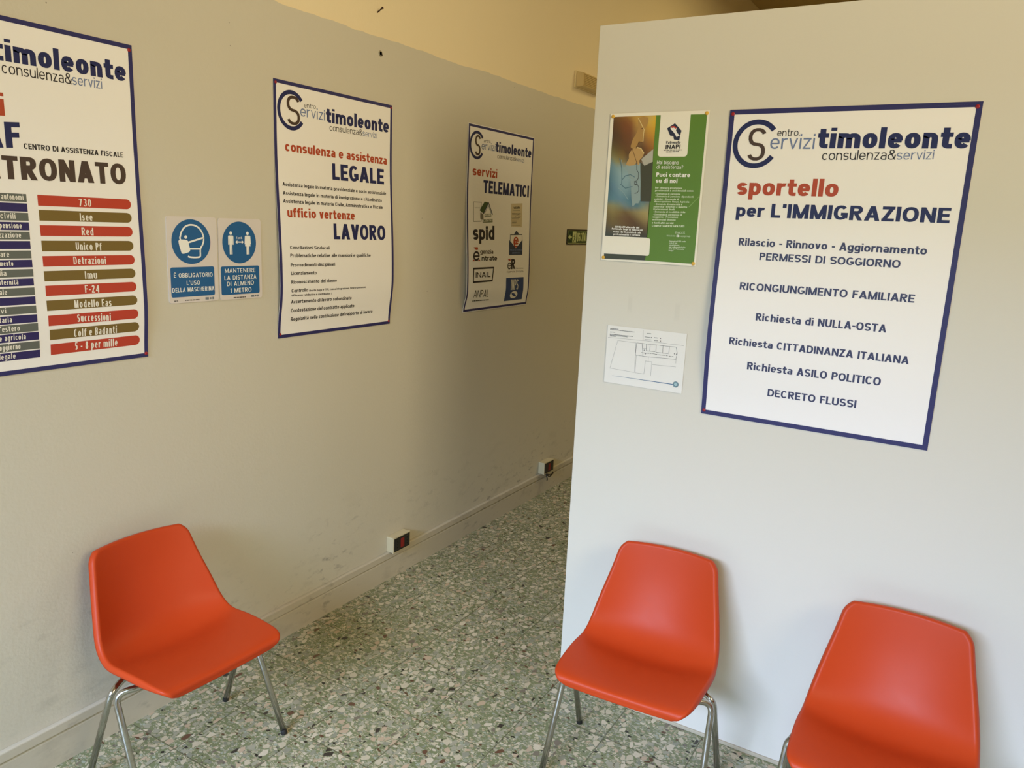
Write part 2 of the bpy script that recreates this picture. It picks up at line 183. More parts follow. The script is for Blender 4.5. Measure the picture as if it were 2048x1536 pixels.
 'plan_walls': [[(0.1167, 0.0523), (0.2625, 0.0505), (0.2687, 0.0715), (0.2653, 0.0926), (0.1472, 0.0973), (0.1147, 0.0961), (0.1167, 0.0523)], [(0.1368, 0.0531), (0.1437, 0.0956)], [(0.1534, 0.0522), (0.1542, 0.0752)],
                [(0.1677, 0.0526), (0.1679, 0.0757)], [(0.19, 0.052), (0.1906, 0.077)], [(0.2152, 0.0521), (0.2156, 0.0771)], [(0.2386, 0.0524), (0.2383, 0.0774)], [(0.1416, 0.0705), (0.1537, 0.069)], [(0.1543, 0.0763), (0.1873, 0.0758)],
                [(0.1906, 0.077), (0.235, 0.0767)]],
 'ring': {'p2': (0.0173, 0.03, 0.1801), 'p3': (0.0151, 0.0321, 0.179), 'p4': (0.0191, 0.0313, 0.1803)},
 'rows': [(0.3402, 0.4881, 0.0229, 0.3316, 'e autonomi'), (0.3403, 0.515, 0.0233, 0.0, ''), (0.3404, 0.5414, 0.0226, 0.3047, 'di civili'), (0.3401, 0.5683, 0.0227, 0.319, 'a pensione'), (0.3395, 0.5951, 0.0224, 0.3149, 'izzazione'),
          (0.3385, 0.6219, 0.0225, 0.0, ''), (0.3383, 0.6492, 0.0226, 0.2775, 'iare'), (0.3389, 0.6754, 0.0219, 0.2858, 'mento'), (0.3392, 0.7026, 0.022, 0.2646, 'glia'), (0.3383, 0.729, 0.0212, 0.2948, 'maternità'),
          (0.3387, 0.7565, 0.0221, 0.262, 'cale'), (0.3388, 0.7832, 0.0222, 0.0, ''), (0.3389, 0.8101, 0.0223, 0.2546, 'tivi'), (0.3396, 0.8368, 0.0233, 0.2683, 'ntaria'), (0.3406, 0.8636, 0.024, 0.2884, 'all’estero'),
          (0.3418, 0.8902, 0.0238, 0.304, 'a e agricola'), (0.3433, 0.9182, 0.024, 0.2881, 'soggiorno'), (0.3437, 0.9453, 0.0232, 0.2734, '-legale')],
 'usc': [('bold', 'exitpale', ('USCITA', 0.1467, 0.0816, 0.2836, 0.0785, 0.0585))],
 'uscg': {'arrow': [(0.0138, 0.0526), (0.0424, 0.0362), (0.0439, 0.0473), (0.0671, 0.0471), (0.0684, 0.0568), (0.0451, 0.0569), (0.0466, 0.068)],
          'door': [(0.0786, 0.0158), (0.1313, 0.0151), (0.1356, 0.088), (0.0802, 0.0866)],
          'frame': [(0.0085, 0.0115), (0.3008, 0.013), (0.3003, 0.0957), (0.0037, 0.0929)],
          'man': [(0.1042, 0.0311), (0.1183, 0.0362), (0.117, 0.0502), (0.1333, 0.0711), (0.129, 0.0799), (0.1128, 0.066), (0.0991, 0.0817), (0.091, 0.08), (0.1024, 0.059), (0.0858, 0.0522), (0.094, 0.0434)]}}
SHEETS = {'p1': ('L', 0.8933, 2.3279, 0.7, 1.0, 0.01, 0.012, 0.2, 0.82), 'p2': ('L', 2.1684, 2.3293, 0.698, 1.0, 0.02, 0.02, 0.2, 0.78), 'p3': ('L', 3.4811, 2.3344, 0.7, 1.0, 0.021, 0.013, 0.3, 0.88), 'p4': ('R', 1.6451, 2.2154, 0.698, 1.0, 0.015, 0.003, 0.2, 0.76), 'green': ('R', 1.2285, 2.2165, 0.35, 0.502, 0, 0, 0, 0.8), 'plan': ('R', 1.2735, 1.484, 0.297, 0.211, 0, 0, 0, 0.8), 'm1': ('L', 1.6845, 1.8025, 0.204, 0.3, 0, 0, 0, 0.8), 'm2': ('L', 1.8955, 1.8015, 0.1965, 0.3, 0, 0, 0, 0.8), 'usc': ('L', 4.681, 1.8045, 0.31, 0.102, 0, 0, 0, 0.8)}

# ------------------------------------------------------------------ materials
def newmat(name):
    m = bpy.data.materials.new(name); m.use_nodes = True
    return m, m.node_tree, m.node_tree.nodes['Principled BSDF']
MATS = {}
def plain(name, col, rough=0.5, metal=0.0, spec=0.5, coat=0.0):
    if name in MATS: return MATS[name]
    m, nt, b = newmat(name)
    b.inputs['Base Color'].default_value = col; b.inputs['Roughness'].default_value = rough
    b.inputs['Metallic'].default_value = metal; b.inputs['Specular IOR Level'].default_value = spec
    if coat: b.inputs['Coat Weight'].default_value = coat; b.inputs['Coat Roughness'].default_value = 0.15
    # a touch of procedural unevenness
    nz = nt.nodes.new('ShaderNodeTexNoise'); nz.inputs['Scale'].default_value = 60
    mr = nt.nodes.new('ShaderNodeMapRange'); mr.inputs['To Min'].default_value = max(rough-0.04, 0); mr.inputs['To Max'].default_value = min(rough+0.04, 1)
    nt.links.new(nz.outputs['Fac'], mr.inputs['Value']); nt.links.new(mr.outputs['Result'], b.inputs['Roughness'])
    MATS[name] = m
    return m
class NT:
    """small helper to wire node trees"""
    def __init__(s, nt): s.nt = nt
    def n(s, t, **k):
        o = s.nt.nodes.new(t)
        for a, v in k.items(): setattr(o, a, v)
        return o
    def link(s, a, b): s.nt.links.new(a, b)
    def math(s, op, a, b=None, c=None, clamp=False):
        o = s.n('ShaderNodeMath', operation=op); o.use_clamp = clamp
        for i, v in enumerate((a, b, c)):
            if v is None: continue
            if isinstance(v, (int, float)): o.inputs[i].default_value = v
            else: s.link(v, o.inputs[i])
        return o.outputs[0]
    def ramp(s, fac, stops, interp='LINEAR'):
        o = s.n('ShaderNodeValToRGB'); cr = o.color_ramp; cr.interpolation = interp
        while len(cr.elements) > 1: cr.elements.remove(cr.elements[-1])
        cr.elements[0].position = stops[0][0]; cr.elements[0].color = stops[0][1]
        for p, c in stops[1:]:
            e = cr.elements.new(p); e.color = c
        s.link(fac, o.inputs[0]); return o.outputs[0]
    def mix(s, fac, a, b, mode='MIX'):
        o = s.n('ShaderNodeMix', data_type='RGBA', blend_type=mode)
        for sock, v in ((o.inputs[0], fac), (o.inputs[6], a), (o.inputs[7], b)):
            if isinstance(v, (int, float)): sock.default_value = v
            elif isinstance(v, tuple): sock.default_value = v
            else: s.link(v, sock)
        return o.outputs[2]
    def noise(s, vec, scale, detail=3, rough=0.5):
        o = s.n('ShaderNodeTexNoise'); o.inputs['Scale'].default_value = scale; o.inputs['Detail'].default_value = detail; o.inputs['Roughness'].default_value = rough
        s.link(vec, o.inputs['Vector']); return o
    def voro(s, vec, scale, feature='F1', rnd=1.0):
        o = s.n('ShaderNodeTexVoronoi', feature=feature); o.inputs['Scale'].default_value = scale; o.inputs['Randomness'].default_value = rnd
        s.link(vec, o.inputs['Vector']); return o

def wall_paint(name, col, dark=0.93, scuff=0.0, bump=0.25, spots=None):
    m, nt, b = newmat(name); k = NT(nt)
    tc = k.n('ShaderNodeTexCoord').outputs['Object']
    n1 = k.noise(tc, 1.3, 4); n2 = k.noise(tc, 90, 2); n3 = k.noise(tc, 14, 3)
    d = tuple(c*dark for c in col[:3])+(1,)
    c = k.mix(n1.outputs['Fac'], d, col)
    if scuff:
        # grey scuffs and rubbed dirt low on the wall, streaked along it
        mp = k.n('ShaderNodeMapping'); mp.inputs['Scale'].default_value = (1, 1.0, 2.2); k.link(tc, mp.inputs['Vector'])
        s1 = k.noise(mp.outputs[0], 13, 6, 0.62)
        sep = k.n('ShaderNodeSeparateXYZ'); k.link(tc, sep.inputs[0])
        zmask = k.n('ShaderNodeMapRange'); zmask.inputs['From Min'].default_value = 0.62; zmask.inputs['From Max'].default_value = 0.18; k.link(sep.outputs['Z'], zmask.inputs['Value'])
        big = k.noise(tc, 2.6, 2)
        f = k.math('MULTIPLY', k.math('MULTIPLY', k.ramp(s1.outputs['Fac'], [(0.56, (0, 0, 0, 1)), (0.70, (1, 1, 1, 1))]), zmask.outputs[0]), k.ramp(big.outputs['Fac'], [(0.42, (0, 0, 0, 1)), (0.62, (1, 1, 1, 1))]))
        c = k.mix(k.math('MULTIPLY', f, scuff), c, (col[0]*0.45, col[1]*0.45, col[2]*0.47, 1))
        sm = k.noise(mp.outputs[0], 5.5, 5, 0.6)
        f2 = k.math('MULTIPLY', k.ramp(sm.outputs['Fac'], [(0.55, (0, 0, 0, 1)), (0.72, (1, 1, 1, 1))]), zmask.outputs[0])
        c = k.mix(k.math('MULTIPLY', f2, 0.35), c, (col[0]*0.5, col[1]*0.5, col[2]*0.5, 1))
        # tiny specks all over
        v = k.voro(tc, 9)
        sp = k.math('MULTIPLY', k.math('LESS_THAN', v.outputs['Distance'], 0.022), k.math('GREATER_THAN', k.n('ShaderNodeSeparateColor').outputs[0] if False else big.outputs['Fac'], 0.5))
        c = k.mix(k.math('MULTIPLY', sp, 0.55), c, (0.08, 0.07, 0.05, 1))
    for (x, z, sx, sz, amt) in (spots or []):
        sep = k.n('ShaderNodeSeparateXYZ'); k.link(tc, sep.inputs[0])
        ex = k.math('DIVIDE', k.math('ABSOLUTE', k.math('SUBTRACT', sep.outputs['X'], x)), sx)
        ez = k.math('DIVIDE', k.math('ABSOLUTE', k.math('SUBTRACT', sep.outputs['Z'], z)), sz)
        e = k.math('MAXIMUM', ex, ez)
        f = k.ramp(e, [(0.55, (1, 1, 1, 1)), (1.0, (0, 0, 0, 1))])
        c = k.mix(k.math('MULTIPLY', f, amt), c, (col[0]*0.8, col[1]*0.8, col[2]*0.8, 1))
    k.link(c, b.inputs['Base Color'])
    b.inputs['Roughness'].default_value = 0.62; b.inputs['Specular IOR Level'].default_value = 0.3
    bp = k.n('ShaderNodeBump'); bp.inputs['Strength'].default_value = bump; bp.inputs['Distance'].default_value = 0.002
    k.link(k.math('ADD', n2.outputs['Fac'], k.math('MULTIPLY', n3.outputs['Fac'], 2.0)), bp.inputs['Height']); k.link(bp.outputs[0], b.inputs['Normal'])
    return m

def terrazzo():
    m, nt, b = newmat('terrazzo_tiles'); k = NT(nt)
    tc = k.n('ShaderNodeTexCoord').outputs['Object']
    sep = k.n('ShaderNodeSeparateXYZ'); k.link(tc, sep.inputs[0])
    PT = 0.303
    gx = k.math('DIVIDE', k.math('SUBTRACT', sep.outputs['X'], 0.861), PT); gy = k.math('DIVIDE', k.math('SUBTRACT', sep.outputs['Y'], 2.050), PT)
    ix = k.math('FLOOR', gx); iy = k.math('FLOOR', gy)
    fx = k.math('SUBTRACT', gx, ix); fy = k.math('SUBTRACT', gy, iy)
    ex = k.math('MINIMUM', fx, k.math('SUBTRACT', 1.0, fx)); ey = k.math('MINIMUM', fy, k.math('SUBTRACT', 1.0, fy))
    edge = k.math('MINIMUM', ex, ey)
    # each tile is cut from another place of the chip field
    cmb = k.n('ShaderNodeCombineXYZ'); k.link(ix, cmb.inputs[0]); k.link(iy, cmb.inputs[1])
    wn = k.n('ShaderNodeTexWhiteNoise', noise_dimensions='2D'); k.link(cmb.outputs[0], wn.inputs['Vector'])
    off = k.n('ShaderNodeVectorMath', operation='SCALE'); k.link(wn.outputs['Color'], off.inputs[0]); off.inputs['Scale'].default_value = 7.0
    p = k.n('ShaderNodeVectorMath', operation='ADD'); k.link(tc, p.inputs[0]); k.link(off.outputs[0], p.inputs[1])
    wob = k.noise(p.outputs[0], 38, 3)
    wv = k.n('ShaderNodeVectorMath', operation='MULTIPLY_ADD'); k.link(wob.outputs['Color'], wv.inputs[0]); wv.inputs[1].default_value = (0.010, 0.010, 0.010); k.link(p.outputs[0], wv.inputs[2])
    P = wv.outputs[0]
    def layer(scale, gap0, gap1, keep, stretch):
        mp = k.n('ShaderNodeMapping'); mp.inputs['Scale'].default_value = stretch; mp.inputs['Rotation'].default_value = (0, 0, 0.6*scale/20); k.link(P, mp.inputs['Vector'])
        vd = k.voro(mp.outputs[0], scale, 'DISTANCE_TO_EDGE'); vc = k.voro(mp.outputs[0], scale, 'F1')
        sc = k.n('ShaderNodeSeparateColor'); k.link(vc.outputs['Color'], sc.inputs[0])
        inside = k.ramp(vd.outputs['Distance'], [(gap0, (0, 0, 0, 1)), (gap1, (1, 1, 1, 1))])
        mask = k.math('MULTIPLY', inside, k.math('LESS_THAN', sc.outputs[1], keep))
        return mask, sc.outputs[0], sc.outputs[2]
    binder = k.mix(k.noise(tc, 2.2, 2).outputs['Fac'], rgb(108, 116, 80), rgb(134, 140, 104))
    binder = k.mix(k.math('MULTIPLY', wn.outputs['Value'], 0.35), binder, rgb(112, 122, 90))
    chipcols = [(0.0, rgb(168, 164, 142)), (0.22, rgb(186, 178, 150)), (0.40, rgb(150, 152, 132)), (0.56, rgb(198, 190, 168)), (0.68, rgb(176, 160, 134)), (0.78, rgb(132, 134, 120)), (0.86, rgb(160, 166, 150)), (0.915, rgb(92, 62, 44)), (0.945, rgb(40, 36, 32)), (0.975, rgb(104, 94, 88))]
    m3, a3, _ = layer(120, 0.10, 0.16, 0.55, (1, 1.3, 1)); c = k.mix(m3, binder, k.ramp(a3, chipcols, 'CONSTANT'))
    m2, a2, _ = layer(70, 0.08, 0.10, 0.55, (1, 1.5, 1)); c = k.mix(m2, c, k.ramp(a2, chipcols, 'CONSTANT'))
    m1, a1, v1 = layer(34, 0.10, 0.12, 0.42, (1.3, 1, 1))
    big = [(0.0, rgb(202, 192, 166)), (0.28, rgb(164, 162, 142)), (0.46, rgb(214, 204, 180)), (0.62, rgb(146, 148, 130)), (0.76, rgb(194, 172, 146)), (0.90, rgb(120, 112, 98)), (0.95, rgb(96, 62, 44)), (0.97, rgb(38, 34, 32))]
    mott = k.noise(p.outputs[0], 120, 3)
    c = k.mix(m1, c, k.mix(k.math('MULTIPLY', mott.outputs['Fac'], 0.3), k.ramp(a1, big, 'CONSTANT'), rgb(120, 110, 92)))
    # worn joints
    jn = k.noise(tc, 9, 3)
    jw = k.math('MULTIPLY_ADD', jn.outputs['Fac'], 0.005, 0.0045)
    joint = k.math('LESS_THAN', edge, jw)
    c = k.mix(k.math('MULTIPLY', joint, 0.72), c, rgb(78, 78, 52))
    k.link(c, b.inputs['Base Color'])
    rn = k.noise(tc, 5, 4)
    rr = k.n('ShaderNodeMapRange'); rr.inputs['To Min'].default_value = 0.30; rr.inputs['To Max'].default_value = 0.48; k.link(rn.outputs['Fac'], rr.inputs['Value']); k.link(rr.outputs[0], b.inputs['Roughness'])
    b.inputs['Specular IOR Level'].default_value = 0.35
    bp = k.n('ShaderNodeBump'); bp.inputs['Strength'].default_value = 0.3; bp.inputs['Distance'].default_value = 0.002
    k.link(k.math('SUBTRACT', 1.0, joint), bp.inputs['Height']); k.link(bp.outputs[0], b.inputs['Normal'])
    return m

def shell_plastic():
    m, nt, b = newmat('orange_plastic'); k = NT(nt)
    tc = k.n('ShaderNodeTexCoord').outputs['Object']
    n = k.noise(tc, 6, 4); c = k.mix(n.outputs['Fac'], rgb(182, 60, 20), rgb(190, 65, 23))
    fine = k.noise(tc, 900, 2)
    scr = k.noise(tc, 40, 5, 0.7)
    k.link(c, b.inputs['Base Color'])
    rr = k.n('ShaderNodeMapRange'); rr.inputs['To Min'].default_value = 0.42; rr.inputs['To Max'].default_value = 0.52; k.link(scr.outputs['Fac'], rr.inputs['Value']); k.link(rr.outputs[0], b.inputs['Roughness'])
    b.inputs['Specular IOR Level'].default_value = 0.26
    bp = k.n('ShaderNodeBump'); bp.inputs['Strength'].default_value = 0.06; bp.inputs['Distance'].default_value = 0.0006
    k.link(fine.outputs['Fac'], bp.inputs['Height']); k.link(bp.outputs[0], b.inputs['Normal'])
    return m
def chrome():
    m, nt, b = newmat('worn_chrome'); k = NT(nt)
    tc = k.n('ShaderNodeTexCoord').outputs['Object']
    n = k.noise(tc, 70, 5, 0.7)
    k.link(k.mix(k.ramp(n.outputs['Fac'], [(0.55, (0, 0, 0, 1)), (0.75, (1, 1, 1, 1))]), (0.54, 0.53, 0.50, 1), (0.30, 0.27, 0.23, 1)), b.inputs['Base Color'])
    b.inputs['Metallic'].default_value = 1.0
    rr = k.n('ShaderNodeMapRange'); rr.inputs['To Min'].default_value = 0.10; rr.inputs['To Max'].default_value = 0.26; k.link(n.outputs['Fac'], rr.inputs['Value']); k.link(rr.outputs[0], b.inputs['Roughness'])
    return m

WALL = rgb(206, 200, 184); CREAM = rgb(238, 222, 186)
M_WALL = wall_paint('wall_grey_paint', WALL, 0.95, scuff=0.95)
M_PART = wall_paint('partition_paint', rgb(214, 210, 198), 0.97, 0.0, 0.12, spots=[(1.352, 1.567, 0.010, 0.032, 0.25), (1.528, 1.555, 0.012, 0.036, 0.22)])
M_CREAM = wall_paint('upper_cream_paint', CREAM, 0.95)
M_CEIL = wall_paint('ceiling_paint', rgb(200, 176, 120), 0.94)
M_SIDE = wall_paint('other_walls_paint', rgb(214, 200, 168), 0.95)
M_SKIRT = wall_paint('skirting_paint', rgb(198, 190, 172), 0.9, scuff=0.6, bump=0.1)
M_FLOOR = terrazzo(); M_SHELL = shell_plastic(); M_CHROME = chrome()
INK = dict(navy=rgb(34, 40, 88), navygrey=rgb(58, 62, 96), slate=rgb(112, 128, 168), ink=rgb(44, 40, 44), red=rgb(176, 72, 44), brown=rgb(74, 58, 50), paper=rgb(232, 228, 218),
           white=rgb(238, 238, 234), palegreen=rgb(214, 226, 200), exitpale=rgb(196, 206, 150), barred=rgb(184, 62, 40), barolive=rgb(118, 96, 42), rowgrey=rgb(98, 102, 96), rownavy=rgb(44, 36, 92))
def inkm(n): return plain('print_'+n, INK[n], 0.42, spec=0.4)
M_PAPER = plain('poster_paper', rgb(240, 237, 234), 0.42, spec=0.45)
M_BORDER = plain('print_border_blue', rgb(47, 46, 98), 0.42, spec=0.4)

# ------------------------------------------------------------------ object helpers
def link(name, me, parent=None):
    o = bpy.data.objects.new(name, me); COL.objects.link(o)
    if parent: o.parent = parent
    return o
def mesh_obj(name, verts, faces, mats, parent=None, fm=None, smooth=False):
    me = bpy.data.meshes.new(name); me.from_pydata([tuple(v) for v in verts], [], faces)
    for m in (mats if isinstance(mats, (list, tuple)) else [mats]): me.materials.append(m)
    if fm: me.polygons.foreach_set('material_index', fm)
    if smooth: me.polygons.foreach_set('use_smooth', [True]*len(me.polygons))
    me.update()
    return link(name, me, parent)
def bm_obj(name, bm, mats, parent=None, smooth=False):
    me = bpy.data.meshes.new(name); bmesh.ops.recalc_face_normals(bm, faces=bm.faces[:]); bm.to_mesh(me); bm.free()
    for m in (mats if isinstance(mats, (list, tuple)) else [mats]): me.materials.append(m)
    if smooth: me.polygons.foreach_set('use_smooth', [True]*len(me.polygons))
    return link(name, me, parent)
def empty(name, loc, rz=0.0):
    o = bpy.data.objects.new(name, None); COL.objects.link(o); o.location = loc; o.rotation_euler = (0, 0, rz); o.empty_display_size = 0.1
    return o
def tag(o, label, cat, group=None):
    o['label'] = label; o['category'] = cat
    if group: o['group'] = group
    return o
def struct(o): o['kind'] = 'structure'; return o
def box_bm(x0, y0, z0, x1, y1, z1, bev=0.0, bm=None, seg=2):
    own = bm is None
    b2 = bmesh.new()
    bmesh.ops.create_cube(b2, size=1.0)
    for v in b2.verts: v.co = Vector(((x0+x1)/2+v.co.x*(x1-x0), (y0+y1)/2+v.co.y*(y1-y0), (z0+z1)/2+v.co.z*(z1-z0)))
    if bev: bmesh.ops.bevel(b2, geom=b2.edges[:], offset=bev, segments=seg, affect='EDGES', profile=0.5)
    if own: return b2
    me = bpy.data.meshes.new('tmp'); b2.to_mesh(me); b2.free(); bm.from_mesh(me); bpy.data.meshes.remove(me)
    return bm
def tube(path, r, n=14, cap=True):
    """swept round tube along a list of points"""
    pts = [Vector(p) for p in path]; bm = bmesh.new(); rings = []
    t0 = (pts[1]-pts[0]).normalized(); a = t0.orthogonal().normalized()
    for i, p in enumerate(pts):
        t = ((pts[min(i+1, len(pts)-1)]-pts[i]).normalized()+(pts[i]-pts[max(i-1, 0)]).normalized()).normalized()
        a = (a-t*a.dot(t)).normalized(); b = t.cross(a)
        rr = r[i] if isinstance(r, (list, tuple)) else r
        rings.append([bm.verts.new(p+a*math.cos(2*PI*j/n)*rr+b*math.sin(2*PI*j/n)*rr) for j in range(n)])
    for i in range(len(rings)-1):
        for j in range(n): bm.faces.new((rings[i][j], rings[i][(j+1) % n], rings[i+1][(j+1) % n], rings[i+1][j]))
    if cap: bm.faces.new(rings[0][::-1]); bm.faces.new(rings[-1])
    return bm
def rounded(pts, rad, n=8):
    """polyline with its inner corners rounded"""
    P = [Vector(p) for p in pts]; out = [P[0]]
    for i in range(1, len(P)-1):
        a, b, c = P[i-1], P[i], P[i+1]; d1 = (a-b); d2 = (c-b); r = min(rad, d1.length*0.49, d2.length*0.49)
        p1 = b+d1.normalized()*r; p2 = b+d2.normalized()*r
        for j in range(n+1):
            t = j/n; out.append((1-t)**2*p1+2*t*(1-t)*b+t*t*p2)
    out.append(P[-1]); return out

# ------------------------------------------------------------------ the setting
XR, YB, YF, ZC = 4.75, -2.0, 11.5, 4.16
PY, PX, PH, PT = 2.5720, 1.1651, 2.5071, 0.055
struct(bm_obj('floor', box_bm(-0.3, YB-0.3, -0.1, XR+0.3, YF+0.3, 0.0), M_FLOOR))
struct(bm_obj('ceiling', box_bm(-0.3, YB-0.3, ZC, XR+0.3, YF+0.3, ZC+0.15), M_CEIL))
struct(bm_obj('wall_far', box_bm(-0.3, YF, 0, XR+0.3, YF+0.2, ZC), M_SIDE))
wr = bmesh.new(); WY0, WY1, WZ0, WZ1 = -0.7, 1.3, 2.35, 3.75   # opening added in the unseen right wall to let the warm fill in
box_bm(XR, YB, 0, XR+0.2, WY0, ZC, bm=wr); box_bm(XR, WY1, 0, XR+0.2, YF, ZC, bm=wr); box_bm(XR, WY0, 0, XR+0.2, WY1, WZ0, bm=wr); box_bm(XR, WY0, WZ1, XR+0.2, WY1, ZC, bm=wr)
struct(bm_obj('wall_right', wr, M_SIDE))
# left wall: cream plaster above, a grey painted skim coat with a ragged top edge below
vs = [(0, YB, 0), (0, YF, 0), (0, YF, ZC), (0, YB, ZC), (-0.2, YB, 0), (-0.2, YF, 0), (-0.2, YF, ZC), (-0.2, YB, ZC)]
vs = [((x-0.004 if x == 0 else x), y, z) for x, y, z in vs]
fs = [(0, 1, 2, 3), (5, 4, 7, 6), (4, 0, 3, 7), (1, 5, 6, 2), (3, 2, 6, 7), (4, 5, 1, 0)]
struct(mesh_obj('wall_left', vs, fs, M_CREAM))
vs, fs = [], []; NY = 520
for i in range(NY+1):
    y = YB+(YF-YB)*i/NY
    z = 2.604+0.010*noise.noise(Vector((y*0.9, 3.1, 0)))+0.007*noise.noise(Vector((y*4.0, 7.7, 0)))+0.005*noise.noise(Vector((y*17.0, 1.7, 0)))
    vs += [(0, y, 0), (0, y, z), (-0.0045, y, z+0.001)]
for i in range(NY):
    a = 3*i; fs += [(a, a+3, a+4, a+1), (a+1, a+4, a+5, a+2)]
lw = struct(mesh_obj('wall_left_lower', vs, fs, M_WALL))
# shop front wall behind the camera with the wide opening the daylight comes through
OX0, OX1, OZ1 = 0.25, 3.0, 2.75
bm = bmesh.new()
box_bm(-0.3, YB-0.2, 0, OX0, YB, ZC, bm=bm); box_bm(OX1, YB-0.2, 0, XR+0.3, YB, ZC, bm=bm); box_bm(OX0, YB-0.2, OZ1, OX1, YB, ZC, bm=bm)
struct(bm_obj('wall_back', bm, M_SIDE))
# free-standing partition
struct(bm_obj('wall_partition', box_bm(PX, PY, 0, XR, PY+PT, PH, 0.0015), M_PART))
struct(bm_obj('baseboard_partition', box_bm(PX+0.002, PY-0.007, 0, XR, PY+0.001, 0.013, 0.002), plain('baseboard_strip_tan', rgb(178, 168, 146), 0.6)))
# skirting with a painted cable trunking on top
sk = bmesh.new()
prof = [(0, 0), (0.015, 0), (0.015, 0.103), (0.012, 0.110), (0, 0.111)]
a = [sk.verts.new((x, YB, z)) for x, z in prof]; b_ = [sk.verts.new((x, YF, z)) for x, z in prof]
for i in range(5): sk.faces.new((a[i], a[(i+1) % 5], b_[(i+1) % 5], b_[i]))
sk.faces.new(a[::-1]); sk.faces.new(b_)
struct(bm_obj('baseboard_left', sk, M_SKIRT))
struct(bm_obj('trim_1', box_bm(-0.001, YB, 0.1125, 0.0190, YF, 0.1500, 0.0060, None, 3), M_SKIRT))

# ------------------------------------------------------------------ chairs
PROF = [(.2166, .4018), (.1900, .4306), (-.0145, .4178), (-.0714, .3922), (-.1599, .4317), (-.1970, .5087), (-.2304, .6047), (-.2569, .7276)]
WID = [.2096, .2208, .2321, .2275, .2207, .2079, .1873, .1653]
LIFT = [-.0007, .0118, .0262, .0431, .0563, .0585, .0467, .0262]
RADF, RADB, CRF, CRB = .0666, .0388, .0032, .0096
def cr1(P, t):
    n = len(P); i = min(max(int(math.floor(t)), 0), n-2); u = t-i
    p = lambda j: P[j] if 0 <= j < n else (2*P[0]-P[1] if j < 0 else 2*P[-1]-P[-2])
    p0, p1, p2, p3 = p(i-1), p(i), p(i+1), p(i+2)
    return .5*(2*p1+(p2-p0)*u+(2*p0-5*p1+4*p2-p3)*u*u+(3*p1-p0-3*p2+p3)*u**3)
def cr2(t): return Vector((cr1([q[0] for q in PROF], t), cr1([q[1] for q in PROF], t)))
SMOOTH = 14
def make_shell():
    INS = 0.008
    tt = [7*i/280 for i in range(281)]; cs = [cr2(t) for t in tt]; S = [0]
    for i in range(280): S.append(S[-1]+(cs[i+1]-cs[i]).length)
    L = S[-1]
    def t_at(s):
        for i in range(280):
            if S[i+1] >= s: return tt[i]+(tt[i+1]-tt[i])*(s-S[i])/max(S[i+1]-S[i], 1e-9)
        return 7.0
    NS, NX = 64, 36
    ks = [i/NS for i in range(NS+1)]
    rows = []; s0, s1 = INS, L-INS
    for k in ks:
        s = s0+(s1-s0)*(1-math.cos(PI*k))/2 if True else 0
        t = t_at(s); c = cr2(t); e = 0.02
        d = (cr2(min(t+e, 7))-cr2(max(t-e, 0))).normalized(); n = Vector((-d.y, d.x))
        if n.y+n.x < 0: n = -n
        n = Vector((d.y, -d.x)) if (Vector((d.y, -d.x)).dot(Vector((0.5, 0.6))) > 0) else Vector((-d.y, d.x))
        w = cr1(WID, t); l = cr1(LIFT, t)
        ins = 0.0; a = s; bq = L-s
        if a < RADF: ins = RADF-math.sqrt(max(RADF**2-(RADF-a)**2, 0))
        if bq < RADB: ins = RADB-math.sqrt(max(RADB**2-(RADB-bq)**2, 0))
        xw = w-ins-INS
        row = []
        for j in range(NX+1):
            v = -1+2*j/NX; v = math.sin(v*PI/2)*0.35+v*0.65
            x = v*xw; q = min(abs(x)/w, 1)**2.1
            sh = 0.0
            if a < 0.09: sh -= CRF*(1-q)*(1-a/0.09)**2
            if bq < 0.09: sh += CRB*(1-(x/w)**2)*(1-bq/0.09)**2
            # rear edge of the seat: gentle roll of the front lip
            yz = c+n*(l*q)+d*sh
            row.append(Vector((x, yz.x, yz.y)))
        rows.append(row)
    # ease the profile: relax every lengthwise line, leaving the rounded ends alone
    sv = [s0+(s1-s0)*(1-math.cos(PI*k))/2 for k in ks]
    for _ in range(SMOOTH):
        new = [list(r) for r in rows]
        for i in range(1, NS):
            f = min(1, max(0, (min(sv[i], L-sv[i])-.035)/.05))*.5
            for j in range(NX+1): new[i][j] = rows[i][j]*(1-f)+(rows[i-1][j]+rows[i+1][j])*(f/2)
        rows = new
    bm = bmesh.new()
    V = [[bm.verts.new(p) for p in r] for r in rows]
    for i in range(NS):
        for j in range(NX): bm.faces.new((V[i][j], V[i][j+1], V[i+1][j+1], V[i+1][j]))
    bm.normal_update()
    loop = [V[0][j] for j in range(NX+1)]+[V[i][NX] for i in range(1, NS+1)]+[V[NS][j] for j in range(NX-1, -1, -1)]+[V[i][0] for i in range(NS-1, 0, -1)]
    # sitting side must face up: check the middle normal
    up_ = V[10][NX//2].normal
    if up_.z < 0:
        bmesh.ops.reverse_faces(bm, faces=bm.faces[:]); bm.normal_update()
    n = len(loop); fr = []
    for i, v in enumerate(loop):
        tan = (loop[(i+1) % n].co-loop[i-1].co).normalized(); nn = v.normal.copy()
        o = tan.cross(nn).normalized()
        ctr = Vector((0, 0, .45)) if v.co.z < .5 else Vector((0, -.2, .55))
        if o.dot(v.co-ctr) < 0: o = -o
        fr.append((o, nn))
    # smooth the frame directions around the rim
    for _ in range(3):
        fr = [((fr[i-1][0]+fr[i][0]*2+fr[(i+1) % n][0]).normalized(), (fr[i-1][1]+fr[i][1]*2+fr[(i+1) % n][1]).normalized()) for i in range(n)]
    prev = loop; base = [v.co.copy() for v in loop]
    dep = [1.0-.45*min(1, max(0, (v.co.y-.12)/.08)) for v in loop]   # shallower along the front lip
